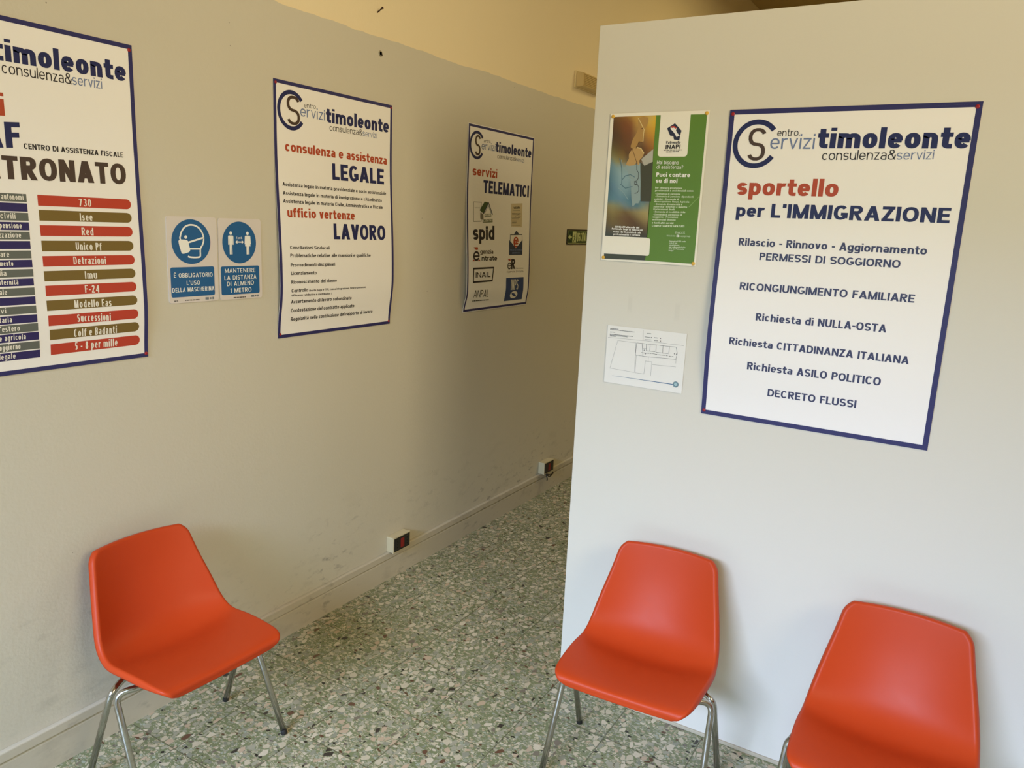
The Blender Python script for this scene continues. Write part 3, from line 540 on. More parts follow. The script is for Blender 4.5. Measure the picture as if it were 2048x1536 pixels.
    for (oo, dn) in ((.0035, -.0003), (.0066, -.0019), (.0088, -.0050), (.0098, -.0095), (.0098, -.0155), (.0090, -.0215)):
        cur = [bm.verts.new(base[i]+fr[i][0]*oo+fr[i][1]*dn*dep[i]) for i in range(n)]
        for i in range(n): bm.faces.new((prev[i], prev[(i+1) % n], cur[(i+1) % n], cur[i]))
        prev = cur
    bmesh.ops.recalc_face_normals(bm, faces=bm.faces[:])
    bm.normal_update(); bm.faces.ensure_lookup_table()
    mid = V[10][NX//2].normal
    if mid.z < 0: bmesh.ops.reverse_faces(bm, faces=bm.faces[:])
    # give the moulding its wall thickness
    bm.normal_update()
    ret = bmesh.ops.solidify(bm, geom=bm.faces[:], thickness=0.0038)
    return bm
R_T = 0.0105
def leg_path(sx, front):
    if front: pts = [(sx*.262, .155, 0.012), (sx*.2490, .002, .368), (sx*.185, .046, .380), (sx*.085, .060, .381)]
    else: pts = [(sx*.258, -.168, 0.012), (sx*.246, -.028, .354), (sx*.190, -.050, .374), (sx*.085, -.070, .372)]
    return rounded(pts, 0.042, 9)
def make_chair():
    t = empty('shell_chair', (0, 0, 0))
    bm = make_shell()
    s = bm_obj('seat_shell', bm, M_SHELL, t, True)
    for sx in (-1, 1):
        for front in (True, False):
            p = leg_path(sx, front)
            lg = bm_obj('leg', tube(p, R_T, 16), M_CHROME, t, True)
            foot = p[0]; d = (p[1]-p[0]).normalized()
            q = [foot-d*0.012, foot-d*0.010, foot+d*0.004, foot+d*0.005]
            q = [Vector((v.x, v.y, max(v.z, 0.0))) for v in q]
            bm_obj('rubber_foot', tube(q, [R_T-.001, R_T+.0006, R_T+.0006, R_T+.0001], 16), plain('black_rubber', rgb(28, 27, 26), 0.7), lg, True)
    for nm, y, z in (('crossbar', .060, .381), ('crossbar', -.070, .372)):
        bm_obj(nm, tube([(-.09, y, z), (0, y+(.002 if y > 0 else -.002), z), (.09, y, z)], R_T, 16), M_CHROME, t, True)
    mb = bmesh.new()
    for sx in (-1, 1): box_bm(sx*.06-.022, -.085, .379, sx*.06+.022, .078, .389, .003, bm=mb)
    bm_obj('mounting_plate', mb, plain('dark_steel', rgb(60, 58, 56), 0.45, 1.0), t)
    return t
chair = make_chair()
def copy_tree(o, parent=None):
    c = o.copy(); COL.objects.link(c)
    if parent: c.parent = parent
    for ch in list(o.children): copy_tree(ch, c)
    return c
CH = [((.3342, 1.4566), -1.6172, 'orange plastic shell chair by the left wall below the bars poster and mask signs'),
      ((1.6234, 2.2216), 3.2023, 'orange plastic shell chair at the free end of the partition below the floor plan sheet'),
      ((2.3607, 2.2049), 3.1236, 'rightmost orange plastic shell chair, against the partition below the immigration poster')]
chairs = []
for i in range(3): chairs.append(chair if i == 0 else copy_tree(chair))
for c, ((x, y), rz, lab) in zip(chairs, CH):
    c.location = (x, y, 0); c.rotation_euler = (0, 0, rz)
    tag(c, lab, 'chair', 'orange shell chairs of the waiting area')

# ------------------------------------------------------------------ lettering: a stroke-built grotesque
def glyph(ch, w, h):
    """outline quads of one character; cap height 1, stem w, bar h -> (width, quads)"""
    X = 0.73; Q = []; hw = w*1.1; e1 = (w-.2)*.85; e2 = (w-.2)*1.9
    def R(a, b, c, d): Q.append(((a, b), (c, b), (c, d), (a, d)))
    def D(x0, y0, x1, y1, k=1.0):
        t = hw*k/2; Q.append(((x0-t, y0), (x0+t, y0), (x1+t, y1), (x1-t, y1)))
    def A(cx, cy, rx, ry, a0, a1, ww=None, hh=None):
        n = max(3, int(abs(a1-a0)/18)); ww = w if ww is None else ww; hh = h if hh is None else hh
        ix, iy = max(rx-ww, .004), max(ry-hh, .004); pr = None
        for i in range(n+1):
            an = math.radians(a0+(a1-a0)*i/n); c, s = math.cos(an), math.sin(an)
            e = 0.88; c2 = math.copysign(abs(c)**e, c); s2 = math.copysign(abs(s)**e, s)
            cur = ((cx+rx*c2, cy+ry*s2), (cx+ix*c2, cy+iy*s2))
            if pr: Q.append((pr[0], cur[0], cur[1], pr[1]))
            pr = cur
    base = {'à': 'a', 'ù': 'u', 'è': 'e', 'È': 'E', 'ı': 'i'}.get(ch, ch)
    W = 0.5
    if base == 'a':
        W = .56+e1; R(W-w, 0, W, X-.24); A(W/2, X-.24, W/2, .24, 0, 152); A(W/2, .225, W/2, .225, 90, 270); R(W/2, .45-h, W-w*.5, .45); R(W/2, 0, W-w*.7, h)
    elif base in 'bdpq':
        W = .62+e1; A(W/2, X/2, W/2, X/2, 0, 360)
        x = 0 if base in 'bp' else W-w
        R(x, 0 if base in 'bd' else -.27, x+w, 1 if base in 'bd' else X)
    elif base == 'c': W = .57+e1; A(W/2, X/2, W/2, X/2, 40, 320)
    elif base == 'e': W = .61+e1; A(W/2, X/2, W/2, X/2, 0, 322); R(w*.5, X/2-h*.45, W-w*.15, X/2+h*.45)
    elif base == 'f': W = .20+w*1.05; R(.09, 0, .09+w, .79); A(.09+max(.22, w*1.05), .78, max(.22, w*1.05), .22, 90, 180); R(.09+w*.8, 1-h, W+.03, 1); R(0, X-h, W+.01, X)
    elif base == 'g': W = .61+e1; A(W/2, X/2, W/2, X/2, 0, 360); R(W-w, -.05, W, X); A(W/2, -.05, W/2, .22, 200, 360)
    elif base in 'hn':
        W = .6+e1; R(0, 0, w, 1 if base == 'h' else X); A(W/2, X-.31, W/2, .31, 0, 165); R(W-w, 0, W, X-.31)
    elif base == 'i':
        W = w; R(0, 0, w, X)
        if ch == 'ı': A(w/2, .86, w*.55, .12, 0, 360, w, .2)
        else: R(0, .85, w, 1)
    elif base == 'j': W = w+.1; R(.1, -.1, .1+w, X); R(.1, .85, .1+w, 1); R(0, -.27, .1+w, -.27+h)
    elif base == 'k': W = .6+e1; R(0, 0, w, 1); D(w+.02, X*.36, W-hw/2, X); D(w+.14, X*.5, W-hw/2, 0)
    elif base == 'l': W = w; R(0, 0, w, 1)
    elif base == 'm':
        W = .93+e2; r = (W/2+w/2)/2; R(0, 0, w, X)
        for c in (r, W-r): A(c, X-.3, r, .3, 0, 165 if c == r else 180)
        R(W/2-w/2, 0, W/2+w/2, X-.3); R(W-w, 0, W, X-.3)
    elif base == 'o': W = .63+e1; A(W/2, X/2, W/2, X/2, 0, 360)
    elif base == 'r': W = .22+w; R(0, 0, w, X); A(W*.88, X-.33, W*.88, .33, 80, 165)
    elif base in 'sS':
        H = X if base == 's' else 1.0; W = (.54 if base == 's' else .64)+e1; r = (H+h)/4
        A(W/2, H-r, W/2, r, 22, 270); A(W/2, r, W/2, r, -158, 90)
    elif base == 't': W = .22+w*1.05; R(.09, .2, .09+w, .95); A(.09+max(.23, w*1.05), .22, max(.23, w*1.05), .22, 180, 272); R(0, X-h, W+.02, X); R(.09+w*.8, 0, W+.01, h)
    elif base == 'u': W = .6+e1; A(W/2, .31, W/2, .31, 180, 345); R(0, .31, w, X); R(W-w, 0, W, X)
    elif base == 'v': W = .58+e1; D(hw*.43, X, W/2, 0, .86); D(W-hw*.43, X, W/2, 0, .86)
    elif base == 'w': W = .9+e1*1.4; D(hw/2, X, W*.29, 0, .9); D(W*.5, X, W*.29, 0, .9); D(W*.5, X, W*.71, 0, .9); D(W-hw/2, X, W*.71, 0, .9)
    elif base == 'x': W = .58+e1; D(hw/2, 0, W-hw/2, X); D(hw/2, X, W-hw/2, 0)
    elif base == 'y': W = .58+e1; D(hw/2, X, W/2, 0); D(W-hw/2, X, W*.32, -.27)
    elif base == 'z': W = .52+e1; R(0, X-h, W, X); R(0, 0, W, h); D(hw/2, h*.4, W-hw/2, X-h*.4)
    elif base == 'A': W = .76+e1; D(hw/2, 0, W/2, 1); D(W-hw/2, 0, W/2, 1); R(.2*W, .2, .8*W, .2+h)
    elif base == 'B':
        W = .66+e1; R(0, 0, w, 1); c = W-.3
        for y in (0, .5-h/2, 1-h): R(0, y, c, y+h)
        A(c, .75-h/4, .27, .25+h/4, -90, 90); A(c, .25+h/4, .3, .25+h/4, -90, 90)
    elif base == 'C': W = .69+e1; A(W/2, .5, W/2, .5, 42, 318)
    elif base == 'D': W = .7+e1; R(0, 0, w, 1); R(0, 0, W-.37, h); R(0, 1-h, W-.37, 1); A(W-.37, .5, .37, .5, -90, 90)
    elif base in 'EFL':
        W = {'E': .56, 'F': .53, 'L': .52}[base]+e1; R(0, 0, w, 1)
        if base in 'EF': R(0, 1-h, W, 1); R(0, .5-h/2, W*.92, .5+h/2)
        if base in 'EL': R(0, 0, W, h)
    elif base == 'G': W = .72+e1; A(W/2, .5, W/2, .5, 42, 330); R(W*.52, .5-h, W, .5); R(W-w, .12, W, .5)
    elif base == 'H': W = .68+e1; R(0, 0, w, 1); R(W-w, 0, W, 1); R(0, .5-h/2, W, .5+h/2)
    elif base == 'I': W = w; R(0, 0, w, 1)
    elif base == 'J': W = .5+e1; R(W-w, .25, W, 1); A(W/2, .25, W/2, .25, 180, 360)
    elif base == 'K': W = .7+e1; R(0, 0, w, 1); D(w+.02, .34, W-hw/2, 1); D(w+.2, .52, W-hw/2, 0)
    elif base == 'M': W = .84+e1*1.4; R(0, 0, w, 1); R(W-w, 0, W, 1); D(w*.5, 1, W/2, 0, .9); D(W-w*.5, 1, W/2, 0, .9)
    elif base == 'N': W = .7+e1; R(0, 0, w, 1); R(W-w, 0, W, 1); D(w*.5, 1, W-w*.5, 0, .95)
    elif base == 'O': W = .76+e1; A(W/2, .5, W/2, .5, 0, 360)
    elif base == 'P': W = .62+e1; R(0, 0, w, 1); c = W-.29; R(0, 1-h, c, 1); R(0, .42, c, .42+h); A(c, .71, .29, .29, -90, 90)
    elif base == 'Q': W = .76+e1; A(W/2, .5, W/2, .5, 0, 360); D(W*.55, .25, W-hw/2, -.06)
    elif base == 'R': W = .66+e1; R(0, 0, w, 1); c = W-.32; R(0, 1-h, c, 1); R(0, .44, c, .44+h); A(c, .72, .30, .28, -90, 90); D(W*.48, .46, W-hw/2, 0)
    elif base == 'T': W = .62+e1; R(0, 1-h, W, 1); R(W/2-w/2, 0, W/2+w/2, 1)
    elif base == 'U': W = .68+e1; R(0, .33, w, 1); R(W-w, .33, W, 1); A(W/2, .33, W/2, .33, 180, 360)
    elif base == 'V': W = .72+e1; D(hw/2, 1, W/2, 0); D(W-hw/2, 1, W/2, 0)
    elif base == 'Z': W = .6+e1; R(0, 1-h, W, 1); R(0, 0, W, h); D(hw/2, h*.4, W-hw/2, 1-h*.4)
    elif base == '0': W = .58+e1; A(W/2, .5, W/2, .5, 0, 360)
    elif base == '1': W = .36+e1; R(W-w, 0, W, 1); D(hw*.5, .72, W-w*.6, .97, .9)
    elif base == '2': W = .56+e1; A(W/2, .71, W/2, .29, -8, 165); D(hw/2, h*.5, W-hw*.6, .66); R(0, 0, W, h)
    elif base == '3': W = .56+e1; A(W/2, .75-h/4, W*.47, .25+h/4, -90, 155); A(W/2, .25+h/4, W/2, .25+h/4, -155, 90)
    elif base == '4': W = .6+e1; R(W*.6, 0, W*.6+w, 1); R(0, .2, W, .2+h); D(hw*.5, .24, W*.6+w*.4, 1)
    elif base == '5': W = .56+e1; R(.06, 1-h, W-.02, 1); R(.06, .5, .06+w*.9, 1); A(W/2, .32, W/2, .32, -150, 125)
    elif base == '6': W = .58+e1; A(W/2, .31, W/2, .31, 0, 360); A(W/2, .5, W/2, .5, 55, 190)
    elif base == '7': W = .54+e1; R(0, 1-h, W, 1); D(W*.32, 0, W-hw*.5, 1-h*.3)
    elif base == '8': W = .58+e1; A(W/2, .75-h/4, W*.46, .25+h/4, 0, 360); A(W/2, .25+h/4, W/2, .25+h/4, 0, 360)
    elif base == '9': W = .58+e1; A(W/2, .69, W/2, .31, 0, 360); A(W/2, .5, W/2, .5, -125, 10)
    elif base == '-': W = .32+e1; R(0, .33, W, .33+h)
    elif base == '&': W = .74+e1; A(.31, .77, .2, .23, 0, 360); A(.30, .30, .30, .30, 75, 350); D(.20, .72, W-hw*.5, 0); D(.56, .24, W-hw*.4, .5)
    elif base in '’\'': W = w; R(0, .72, w, 1)
    elif base == ',': W = w; R(0, -.12, w, h)
    elif base == '.': W = w; R(0, 0, w, h*1.05)
    elif base == ':': W = w; R(0, 0, w, h); R(0, X-h*1.2, w, X)
    elif base == '(': W = .28; A(.45, .42, .45, .68, 130, 230)
    elif base == ')': W = .28+e1; A(-.17, .42, .45, .68, -50, 50)
    elif base == '?': W = .5+e1; A(W/2, .72, W/2, .28, -60, 165); R(W/2-w/2, .25, W/2+w/2, .52); R(W/2-w/2, 0, W/2+w/2, h)
    elif base == '/': W = .4+e1; D(hw/2, -.1, W-hw/2, 1)
    elif base == '@': W = .95; A(W/2, .38, W/2, .58, 0, 310); A(W*.46, .38, .24, .29, 0, 360); R(W*.46+.24-w, .1, W*.46+.24, .66); A(W*.83, .3, .13, .2, 180, 360)
    elif base == ' ': return .30, []
    if ch in 'àùè': D(W*.42, .98, W*.62, .82)
    if ch == 'È': D(W*.42, 1.24, W*.62, 1.08)
    return W, Q
WEIGHT = dict(heavy=.280, bold=.265, semi=.232, cond=.165, light=.112, thin=.104)
SB = .052
def text_quads(txt, weight, u0, v0, u1, v1, cap):
    """quads in sheet coordinates for one printed line fitted between its two ends"""
    wt = WEIGHT[weight]; width = u1-u0; sx = cap
    for _ in range(4):
        w = min(max(wt*cap/sx, .03), .34); h = wt*(.74 if weight in ('heavy', 'bold', 'semi', 'cond') else .92)
        gap = SB*(1.7 if weight == 'cond' else 1)+w*(.16 if weight in ('heavy', 'bold', 'semi') else .5)
        nat = sum(glyph(c, w, h)[0] for c in txt)+gap*(len(txt)-1)
        sx = width/nat
    x = 0; out = []
    for c in txt:
        W, Q = glyph(c, w, h)
        for n_, q in enumerate(Q):   # overlapping strokes sit a hair apart
            out.append([(u0+(x+px)*sx, v0+(v1-v0)*((x+px)/nat)-py*cap, .00002*(n_ % 9)) for px, py in q])
        x += W+gap
    return out

# ------------------------------------------------------------------ sheets on the walls
def bump(v, vs, vp):
    if v <= vs or v >= 1: return 0.0
    t = (v-vs)/(vp-vs) if v < vp else (1-v)/(1-vp)
    return .5-.5*math.cos(PI*t)
class Sheet:
    """a sheet or plate fixed to a wall; u runs right, v down, off is the height above the sheet"""
    def __init__(s, key): s.wall, s.a0, s.z0, s.W, s.H, s.al, s.ar, s.vs, s.vp = SHEETS[key]
    def P(s, u, v, off=0.0):
        k = min(max(u/s.W, 0), 1); d = .003+(s.al+(s.ar-s.al)*k)*bump(v/s.H, s.vs, s.vp)+off
        if s.wall == 'L': return Vector((d, s.a0+u, s.z0-v))
        return Vector((s.a0+u, PY-d, s.z0-v))
    def origin(s):
        return s.P(s.W/2, s.H, -.003) if s.al == 0 else (Vector((0, s.a0+s.W/2, s.z0-s.H)) if s.wall == 'L' else Vector((s.a0+s.W/2, PY, s.z0-s.H)))
def sheet_thing(key, name, label, cat, group=None):
    S = Sheet(key); S.o = S.origin(); r = empty(name, S.o); tag(r, label, cat, group); S.root = r
    return S
def flush(S, name, polys, mats, off, parent=None, fm=None, label=None, smooth=False):
    """polys: lists of (u,v[,extra offset]) laid on the sheet"""
    vs, fs = [], []; cut = []
    for q in polys:
        n = int((max(p[1] for p in q)-min(p[1] for p in q))/.014) if (S.al and len(q) == 4) else 0
        if n < 1: cut.append(q); continue
        # long quads follow the curl of the paper in strips between their two longer sides
        L = lambda a, b, t: tuple(a[i]+(b[i]-a[i])*t for i in range(min(len(a), len(b))))
        a, b, c, d = q
        if abs(b[1]-a[1]) > abs(d[1]-a[1]): a, b, c, d = b, c, d, a
        for k in range(n+1): cut.append([L(a, d, k/(n+1)), L(b, c, k/(n+1)), L(b, c, (k+1)/(n+1)), L(a, d, (k+1)/(n+1))])
    for n_, q in enumerate(cut):   # overlapping pieces sit a hair apart
        b = len(vs)
        for p in q: vs.append(S.P(p[0], p[1], off+(p[2] if len(p) > 2 else .000018*(n_ % 11)))-S.o)
        ids = list(range(b, b+len(q)))
        # keep every printed face looking out of the wall
        ar = sum(q[i][0]*q[(i+1) % len(q)][1]-q[(i+1) % len(q)][0]*q[i][1] for i in range(len(q)))
        if ar > 0: ids = ids[::-1]
        fs.append(ids)
    if parent is not None and parent is not S.root: pass
    o = mesh_obj(name, vs, fs, mats, parent or S.root, fm, smooth)
    if label: o['label'] = label
    return o
def grid(u0, v0, u1, v1, step=.02):
    n = max(1, int(round((v1-v0)/step))); m = max(1, int(round((u1-u0)/.12)))
    return [[(u0+(u1-u0)*i/m, v0+(v1-v0)*j/n), (u0+(u1-u0)*(i+1)/m, v0+(v1-v0)*j/n), (u0+(u1-u0)*(i+1)/m, v0+(v1-v0)*(j+1)/n), (u0+(u1-u0)*i/m, v0+(v1-v0)*(j+1)/n)] for i in range(m) for j in range(n)]
def rrect(u0, v0, u1, v1, r, n=6, corners=(1, 1, 1, 1)):
    """rounded rectangle outline (corners: ul, ur, lr, ll)"""
    out = []
    for (cx, cy, a, on) in ((u0, v0, 180, corners[0]), (u1, v0, 270, corners[1]), (u1, v1, 0, corners[2]), (u0, v1, 90, corners[3])):
        if not on: out.append((cx, cy)); continue
        x = cx+(r if cx == u0 else -r); y = cy+(r if cy == v0 else -r)
        for i in range(n+1):
            t = math.radians(a+90*i/n); out.append((x+r*math.cos(t), y+r*math.sin(t)))
    return out
def ellipse(cu, cv, ru, rv, n=40): return [(cu+ru*math.cos(2*PI*i/n), cv+rv*math.sin(2*PI*i/n)) for i in range(n)]
def ringq(cu, cv, ru, rv, t, a0, a1, n=44):
    out = []
    for i in range(n):
        a, b = (math.radians(a0+(a1-a0)*(i+k)/n) for k in (0, 1))
        out.append([(cu+ru*math.cos(a), cv-rv*math.sin(a)), (cu+ru*math.cos(b), cv-rv*math.sin(b)), (cu+(ru-t)*math.cos(b), cv-(rv-t)*math.sin(b)), (cu+(ru-t)*math.cos(a), cv-(rv-t)*math.sin(a))])
    return out
def stroke(pts, t, closed=False):
    out = []; n = len(pts)
    for i in range(n if closed else n-1):
        a, b = Vector(pts[i][:2]), Vector(pts[(i+1) % n][:2]); d = (b-a)
        if d.length < 1e-6: continue
        d.normalize(); p = Vector((-d.y, d.x))*t/2; a2, b2 = a-d*t*.35, b+d*t*.35
        out.append([tuple(a2+p), tuple(b2+p), tuple(b2-p), tuple(a2-p)])
    return out
def smoothpoly(p, n=5):
    """round a closed outline with a Catmull-Rom spline"""
    out = []; N = len(p)
    for i in range(N):
        a, b, c, d = p[i-1], p[i], p[(i+1) % N], p[(i+2) % N]
        for k in range(n):
            t = k/n
            out.append(tuple(.5*(2*b[j]+(c[j]-a[j])*t+(2*a[j]-5*b[j]+4*c[j]-d[j])*t*t+(3*b[j]-a[j]-3*c[j]+d[j])*t**3) for j in (0, 1)))
    return out
def backing(S, name, mat, thick=.0009, r=0.0, parent=None):
    """the sheet itself: a thin bent body with front, back and edges"""
    nu, nv = 14, (140 if S.al else 8); vs, fs = [], []
    for k in (0, 1):
        for j in range(nv+1):
            for i in range(nu+1): vs.append(S.P(S.W*i/nu, S.H*j/nv, -thick*k)-S.o)
    N = (nu+1)*(nv+1); ix = lambda k, i, j: k*N+j*(nu+1)+i
    for j in range(nv):
        for i in range(nu):
            fs.append((ix(0, i, j), ix(0, i, j+1), ix(0, i+1, j+1), ix(0, i+1, j))); fs.append((ix(1, i, j), ix(1, i+1, j), ix(1, i+1, j+1), ix(1, i, j+1)))
    rim = [(i, 0) for i in range(nu)]+[(nu, j) for j in range(nv)]+[(nu-i, nv) for i in range(nu)]+[(0, nv-j) for j in range(nv)]
    b0 = len(vs); n_ = len(rim)      # the cut edge has vertices of its own so the sheet shades flat up to it
    for k in (0, 1):
        for i, j in rim: vs.append(vs[ix(k, i, j)].copy())
    for i in range(n_): fs.append((b0+i, b0+(i+1) % n_, b0+n_+(i+1) % n_, b0+n_+i))
    o = mesh_obj(name, vs, fs, mat, parent or S.root)
    o.data.polygons.foreach_set('use_smooth', [i < 2*nu*nv for i in range(len(fs))])   # crisp cut edges
    return o
MARK_RND = random.Random(3)
def marks(S, ink, a, b, va, vb, h, off, parent=None):
    """a caption too fine to read: a broken run of tiny marks"""
    mk = []; x = a
    while x < b:
        e = min(x+MARK_RND.uniform(1.0, 3.6)*h, b); v = va+(vb-va)*(x-a)/(b-a)
        mk.append([(x, v-h*.8), (e, v-h*.8), (e, v), (x, v)]); x = e+.5*h
    return flush(S, 'caption_text', mk, inkm(ink), off, parent)
def text_line(S, name, weight, ink, item, off=.0006, parent=None):
    if item[0] == '#': return marks(S, ink, item[1], item[3], item[2], item[4], item[5], off, parent)
    q = text_quads(item[0], weight, *item[1:])
    return flush(S, name, q, inkm(ink), off, parent)
def border(S, t, inset=0.0):
    a, W, H = inset, S.W-inset, S.H-inset
    q = grid(a, a, W, a+t)+grid(a, H-t, W, H, .006)+grid(a, a+t, a+t, H-t)+grid(W-t, a+t, W, H-t)
    return flush(S, 'border', q, M_BORDER, .0003)
def logo(S, ring, sb):
    """big C ring with a thin S inside"""
    ul, vt, vb = ring; r = (vb-vt)/2; cu, cv = ul+r*.98, (vt+vb)/2
    lg = flush(S, 'logo', ringq(cu, cv, r*.98, r, r*.205, 38, 325), inkm('navy'), .0006)
    (a, b_), (c, d) = sb
    W, Q = glyph('S', .105*(b_-d)/(c-a)*.64, .098)
    flush(S, 'logo_letter', [[(a+x/W*(c-a), b_-y*(b_-d)) for x, y in q] for q in Q], inkm('brown'), .0008, lg)
def kind_of(i, weight):
    return 'heading' if weight in ('bold', 'heavy') else 'text_line'

POSTERS = {}
def pins(S, spots, who, r=.0058, mat=None, colour='red'):
    mat = mat or plain('red_pin_plastic', rgb(150, 26, 40), 0.3)
    for (u, v, where) in spots:
        p = S.P(u, v, 0.0); nrm = Vector((1, 0, 0)) if S.wall == 'L' else Vector((0, -1, 0))
        pr = [(-.002, .001), (.0004, r), (.0014, r*.98), (.0024, r*.82), (.0031, r*.5), (.0034, .0006)]
        bm = tube([nrm*a for a, _ in pr], [q for _, q in pr], 18)
        o = bm_obj('push_pin', bm, mat, None, True); o.location = p
        tag(o, '%s push pin at the %s corner of the %s' % (colour, where, who), 'push pin', '%s push pins' % colour)

# poster with the coloured bars, cut by the left edge of the view
S = sheet_thing('p1', 'poster', 'large white poster with red and olive rounded bars, leftmost on the left wall', 'poster', 'blue bordered service posters')
backing(S, 'sheet', M_PAPER); border(S, .0135)
for wt, ink, it in LAY['p1']: text_line(S, kind_of(0, wt), wt, ink, it)
rp = LAY['ring']['p4']; sp = LAY['S']['p4']; dv = LAY['p1'][0][2][2]-LAY['p4'][0][2][2]
logo(S, (rp[0], rp[1]+dv, rp[2]+dv), [(a, b+dv) for a, b in sp])
for i, (a, c, vm, h, tx) in enumerate(LAY['bars']):
    n = 8; q = [(a, vm-h/2)]+[(c-h/2+h/2*math.cos(math.radians(t)), vm+h/2*math.sin(math.radians(t))) for t in [-90+180*k/n for k in range(n+1)]]+[(a, vm+h/2)]
    col = 'barred' if i % 2 == 0 else 'barolive'
    bar = flush(S, 'bar', [q], inkm(col), .0004); bar['label'] = 'red bar' if i % 2 == 0 else 'olive bar'
    text_line(S, 'bar_text', 'cond', 'paper', tx, .0008, bar)
for i, (ue, vm, h, te, tx) in enumerate(LAY['rows']):
    row = flush(S, 'row', [[(.035, vm-h/2), (ue, vm-h/2), (ue, vm+h/2), (.035, vm+h/2)]], inkm('rowgrey' if i % 2 == 0 else 'rownavy'), .0004)
    row['label'] = 'grey row' if i % 2 == 0 else 'navy row'
    if tx:
        wd = .0072*len(tx); text_line(S, 'row_text', 'cond', 'paper', (tx, te-wd, vm+h*.27, te, vm+h*.27, h*.70), .0008, row)
pins(S, [(S.W-.010, .016, 'top right'), (S.W-.008, S.H-.012, 'bottom right')], 'poster with coloured bars')

# legal advice poster
S = sheet_thing('p2', 'poster', 'white poster about legal assistance and labour disputes, middle one on the left wall', 'poster', 'blue bordered service posters')
backing(S, 'sheet', M_PAPER); border(S, .0135)
for wt, ink, it in LAY['p2']: text_line(S, kind_of(0, wt), wt, ink, it)
logo(S, LAY['ring']['p2'], LAY['S']['p2'])
pins(S, [(.012, .013, 'top left'), (S.W-.010, .012, 'top right'), (.013, S.H-.016, 'bottom left'), (S.W-.010, S.H-.014, 'bottom right')], 'legal assistance poster')

# online services poster
S = sheet_thing('p3', 'poster', 'white poster of online services with many small emblems, farthest on the left wall', 'poster', 'blue bordered service posters')
backing(S, 'sheet', M_PAPER); border(S, .0125, .004)
for wt, ink, it in LAY['p3']:
    lift = .0012 if ink == 'paper' or it[0] in ('POSTA ELETTRONICA', 'CERTIFICATA', '@', 'VISURA') else .0006
    text_line(S, kind_of(0, wt), wt, ink, it, lift)
logo(S, LAY['ring']['p3'], LAY['S']['p3'])
I = LAY['icons']
gr = plain('print_dark_green', rgb(58, 82, 42), 0.45); dk = plain('print_slate_dark', rgb(46, 58, 84), 0.45); nb = plain('print_blue', rgb(44, 66, 118), 0.45); tan = plain('print_tan', rgb(206, 192, 160), 0.5); gy = plain('print_grey', rgb(120, 116, 104), 0.5)
em = flush(S, 'house_emblem', stroke(I['mapsheet'], .003, True)+stroke([(lambda a, b: (a[0]+(b[0]-a[0])*.15, a[1]+.03))(I['mapsheet'][0], I['mapsheet'][1]), (I['mapsheet'][1][0], I['mapsheet'][1][1]+.03)], .002), gy, .0005)
flush(S, 'house', [I['roof']], gr, .0009, em); flush(S, 'house', [I['housewall']], gy, .0007, em)
flush(S, 'house', stroke(I['gable'], .006)+stroke(I['gablein'], .002), dk, .0010, em)
flush(S, 'caption_box', [I['visbox'], I['catbox']], gr, .0009, em)
q = I['vissheet']; em = flush(S, 'document_emblem', [q], tan, .0005)
du = q[1][0]-q[0][0]; dvv = q[3][1]-q[0][1]
ln = []
for k, (a, b, f) in enumerate([(.1, .9, .42), (.1, .75, .47), (.05, .8, .60), (.08, .7, .66), (.1, .5, .75), (.1, .5, .80), (.1, .45, .84), (.05, .85, .94), (.15, .8, .28)]):
    ln += stroke([(q[0][0]+du*a, q[0][1]+dvv*f), (q[0][0]+du*b, q[0][1]+dvv*(f-.01))], .0022 if k % 3 else .004)
ln += stroke([(q[0][0]+du*.35, q[0][1]+dvv*.55), (q[0][0]+du*.8, q[0][1]+dvv*.38), (q[0][0]+du*.6, q[0][1]+dvv*.6), (q[0][0]+du*.9, q[0][1]+dvv*.5)], .0018)
flush(S, 'document_text', ln, gy, .0008, em)
em = flush(S, 'envelope_emblem', [I['envflap']]+[I['envbody']], dk, .0009)
flush(S, 'letter', [I['envlet']], M_PAPER, .0007, em); flush(S, 'letter', stroke(I['envlet'][:2]+[I['envlet'][2]], .004)+stroke([I['envlet'][0], I['envlet'][4]], .004), dk, .0010, em)
em = flush(S, 'letter_emblem', [I['edot']], inkm('red'), .0008)
(a, b, c, d) = I['ering']; cu, cv = (a[0]+b[0])/2, (c[1]+d[1])/2; ru, rv = (b[0]-a[0])/2, (d[1]-c[1])/2
flush(S, 'letter_ring', ringq(cu, cv, ru, rv, .011, 0, 330)+[[(cu-ru*.8, cv-.004), (cu+ru, cv-.004), (cu+ru, cv+.005), (cu-ru*.8, cv+.005)]], inkm('ink'), .0008, em)
flush(S, 'letter_foot', [[(cu-ru*1.3, cv+rv*1.02), (cu-ru*.4, cv+rv*1.02), (cu-ru*.9, cv+rv*.7)], [(cu+ru*1.3, cv+rv*1.02), (cu+ru*.4, cv+rv*1.02), (cu+ru*.9, cv+rv*.7)]], inkm('red'), .0009, em)
em = flush(S, 'letter_emblem', [I['edot2']], inkm('red'), .0008)
(a, b, c, d) = I['er2']; cu, cv = (a[0]+b[0])/2, (c[1]+d[1])/2; ru, rv = (b[0]-a[0])/2, (d[1]-c[1])/2
flush(S, 'letter_ring', ringq(cu, cv, ru, rv, .007, 0, 330)+[[(cu-ru*.8, cv-.003), (cu+ru, cv-.003), (cu+ru, cv+.003), (cu-ru*.8, cv+.003)]], inkm('ink'), .0008, em)
flush(S, 'emblem_frame', stroke(I['inail'], .0095, True), inkm('ink'), .0006)
em = flush(S, 'blue_emblem', [I['inps']], nb, .0006)
(a, b, c, d) = I['ovalc']; cu, cv = (a[0]+b[0])/2, (c[1]+d[1])/2; ru, rv = (b[0]-a[0])/2, (d[1]-c[1])/2
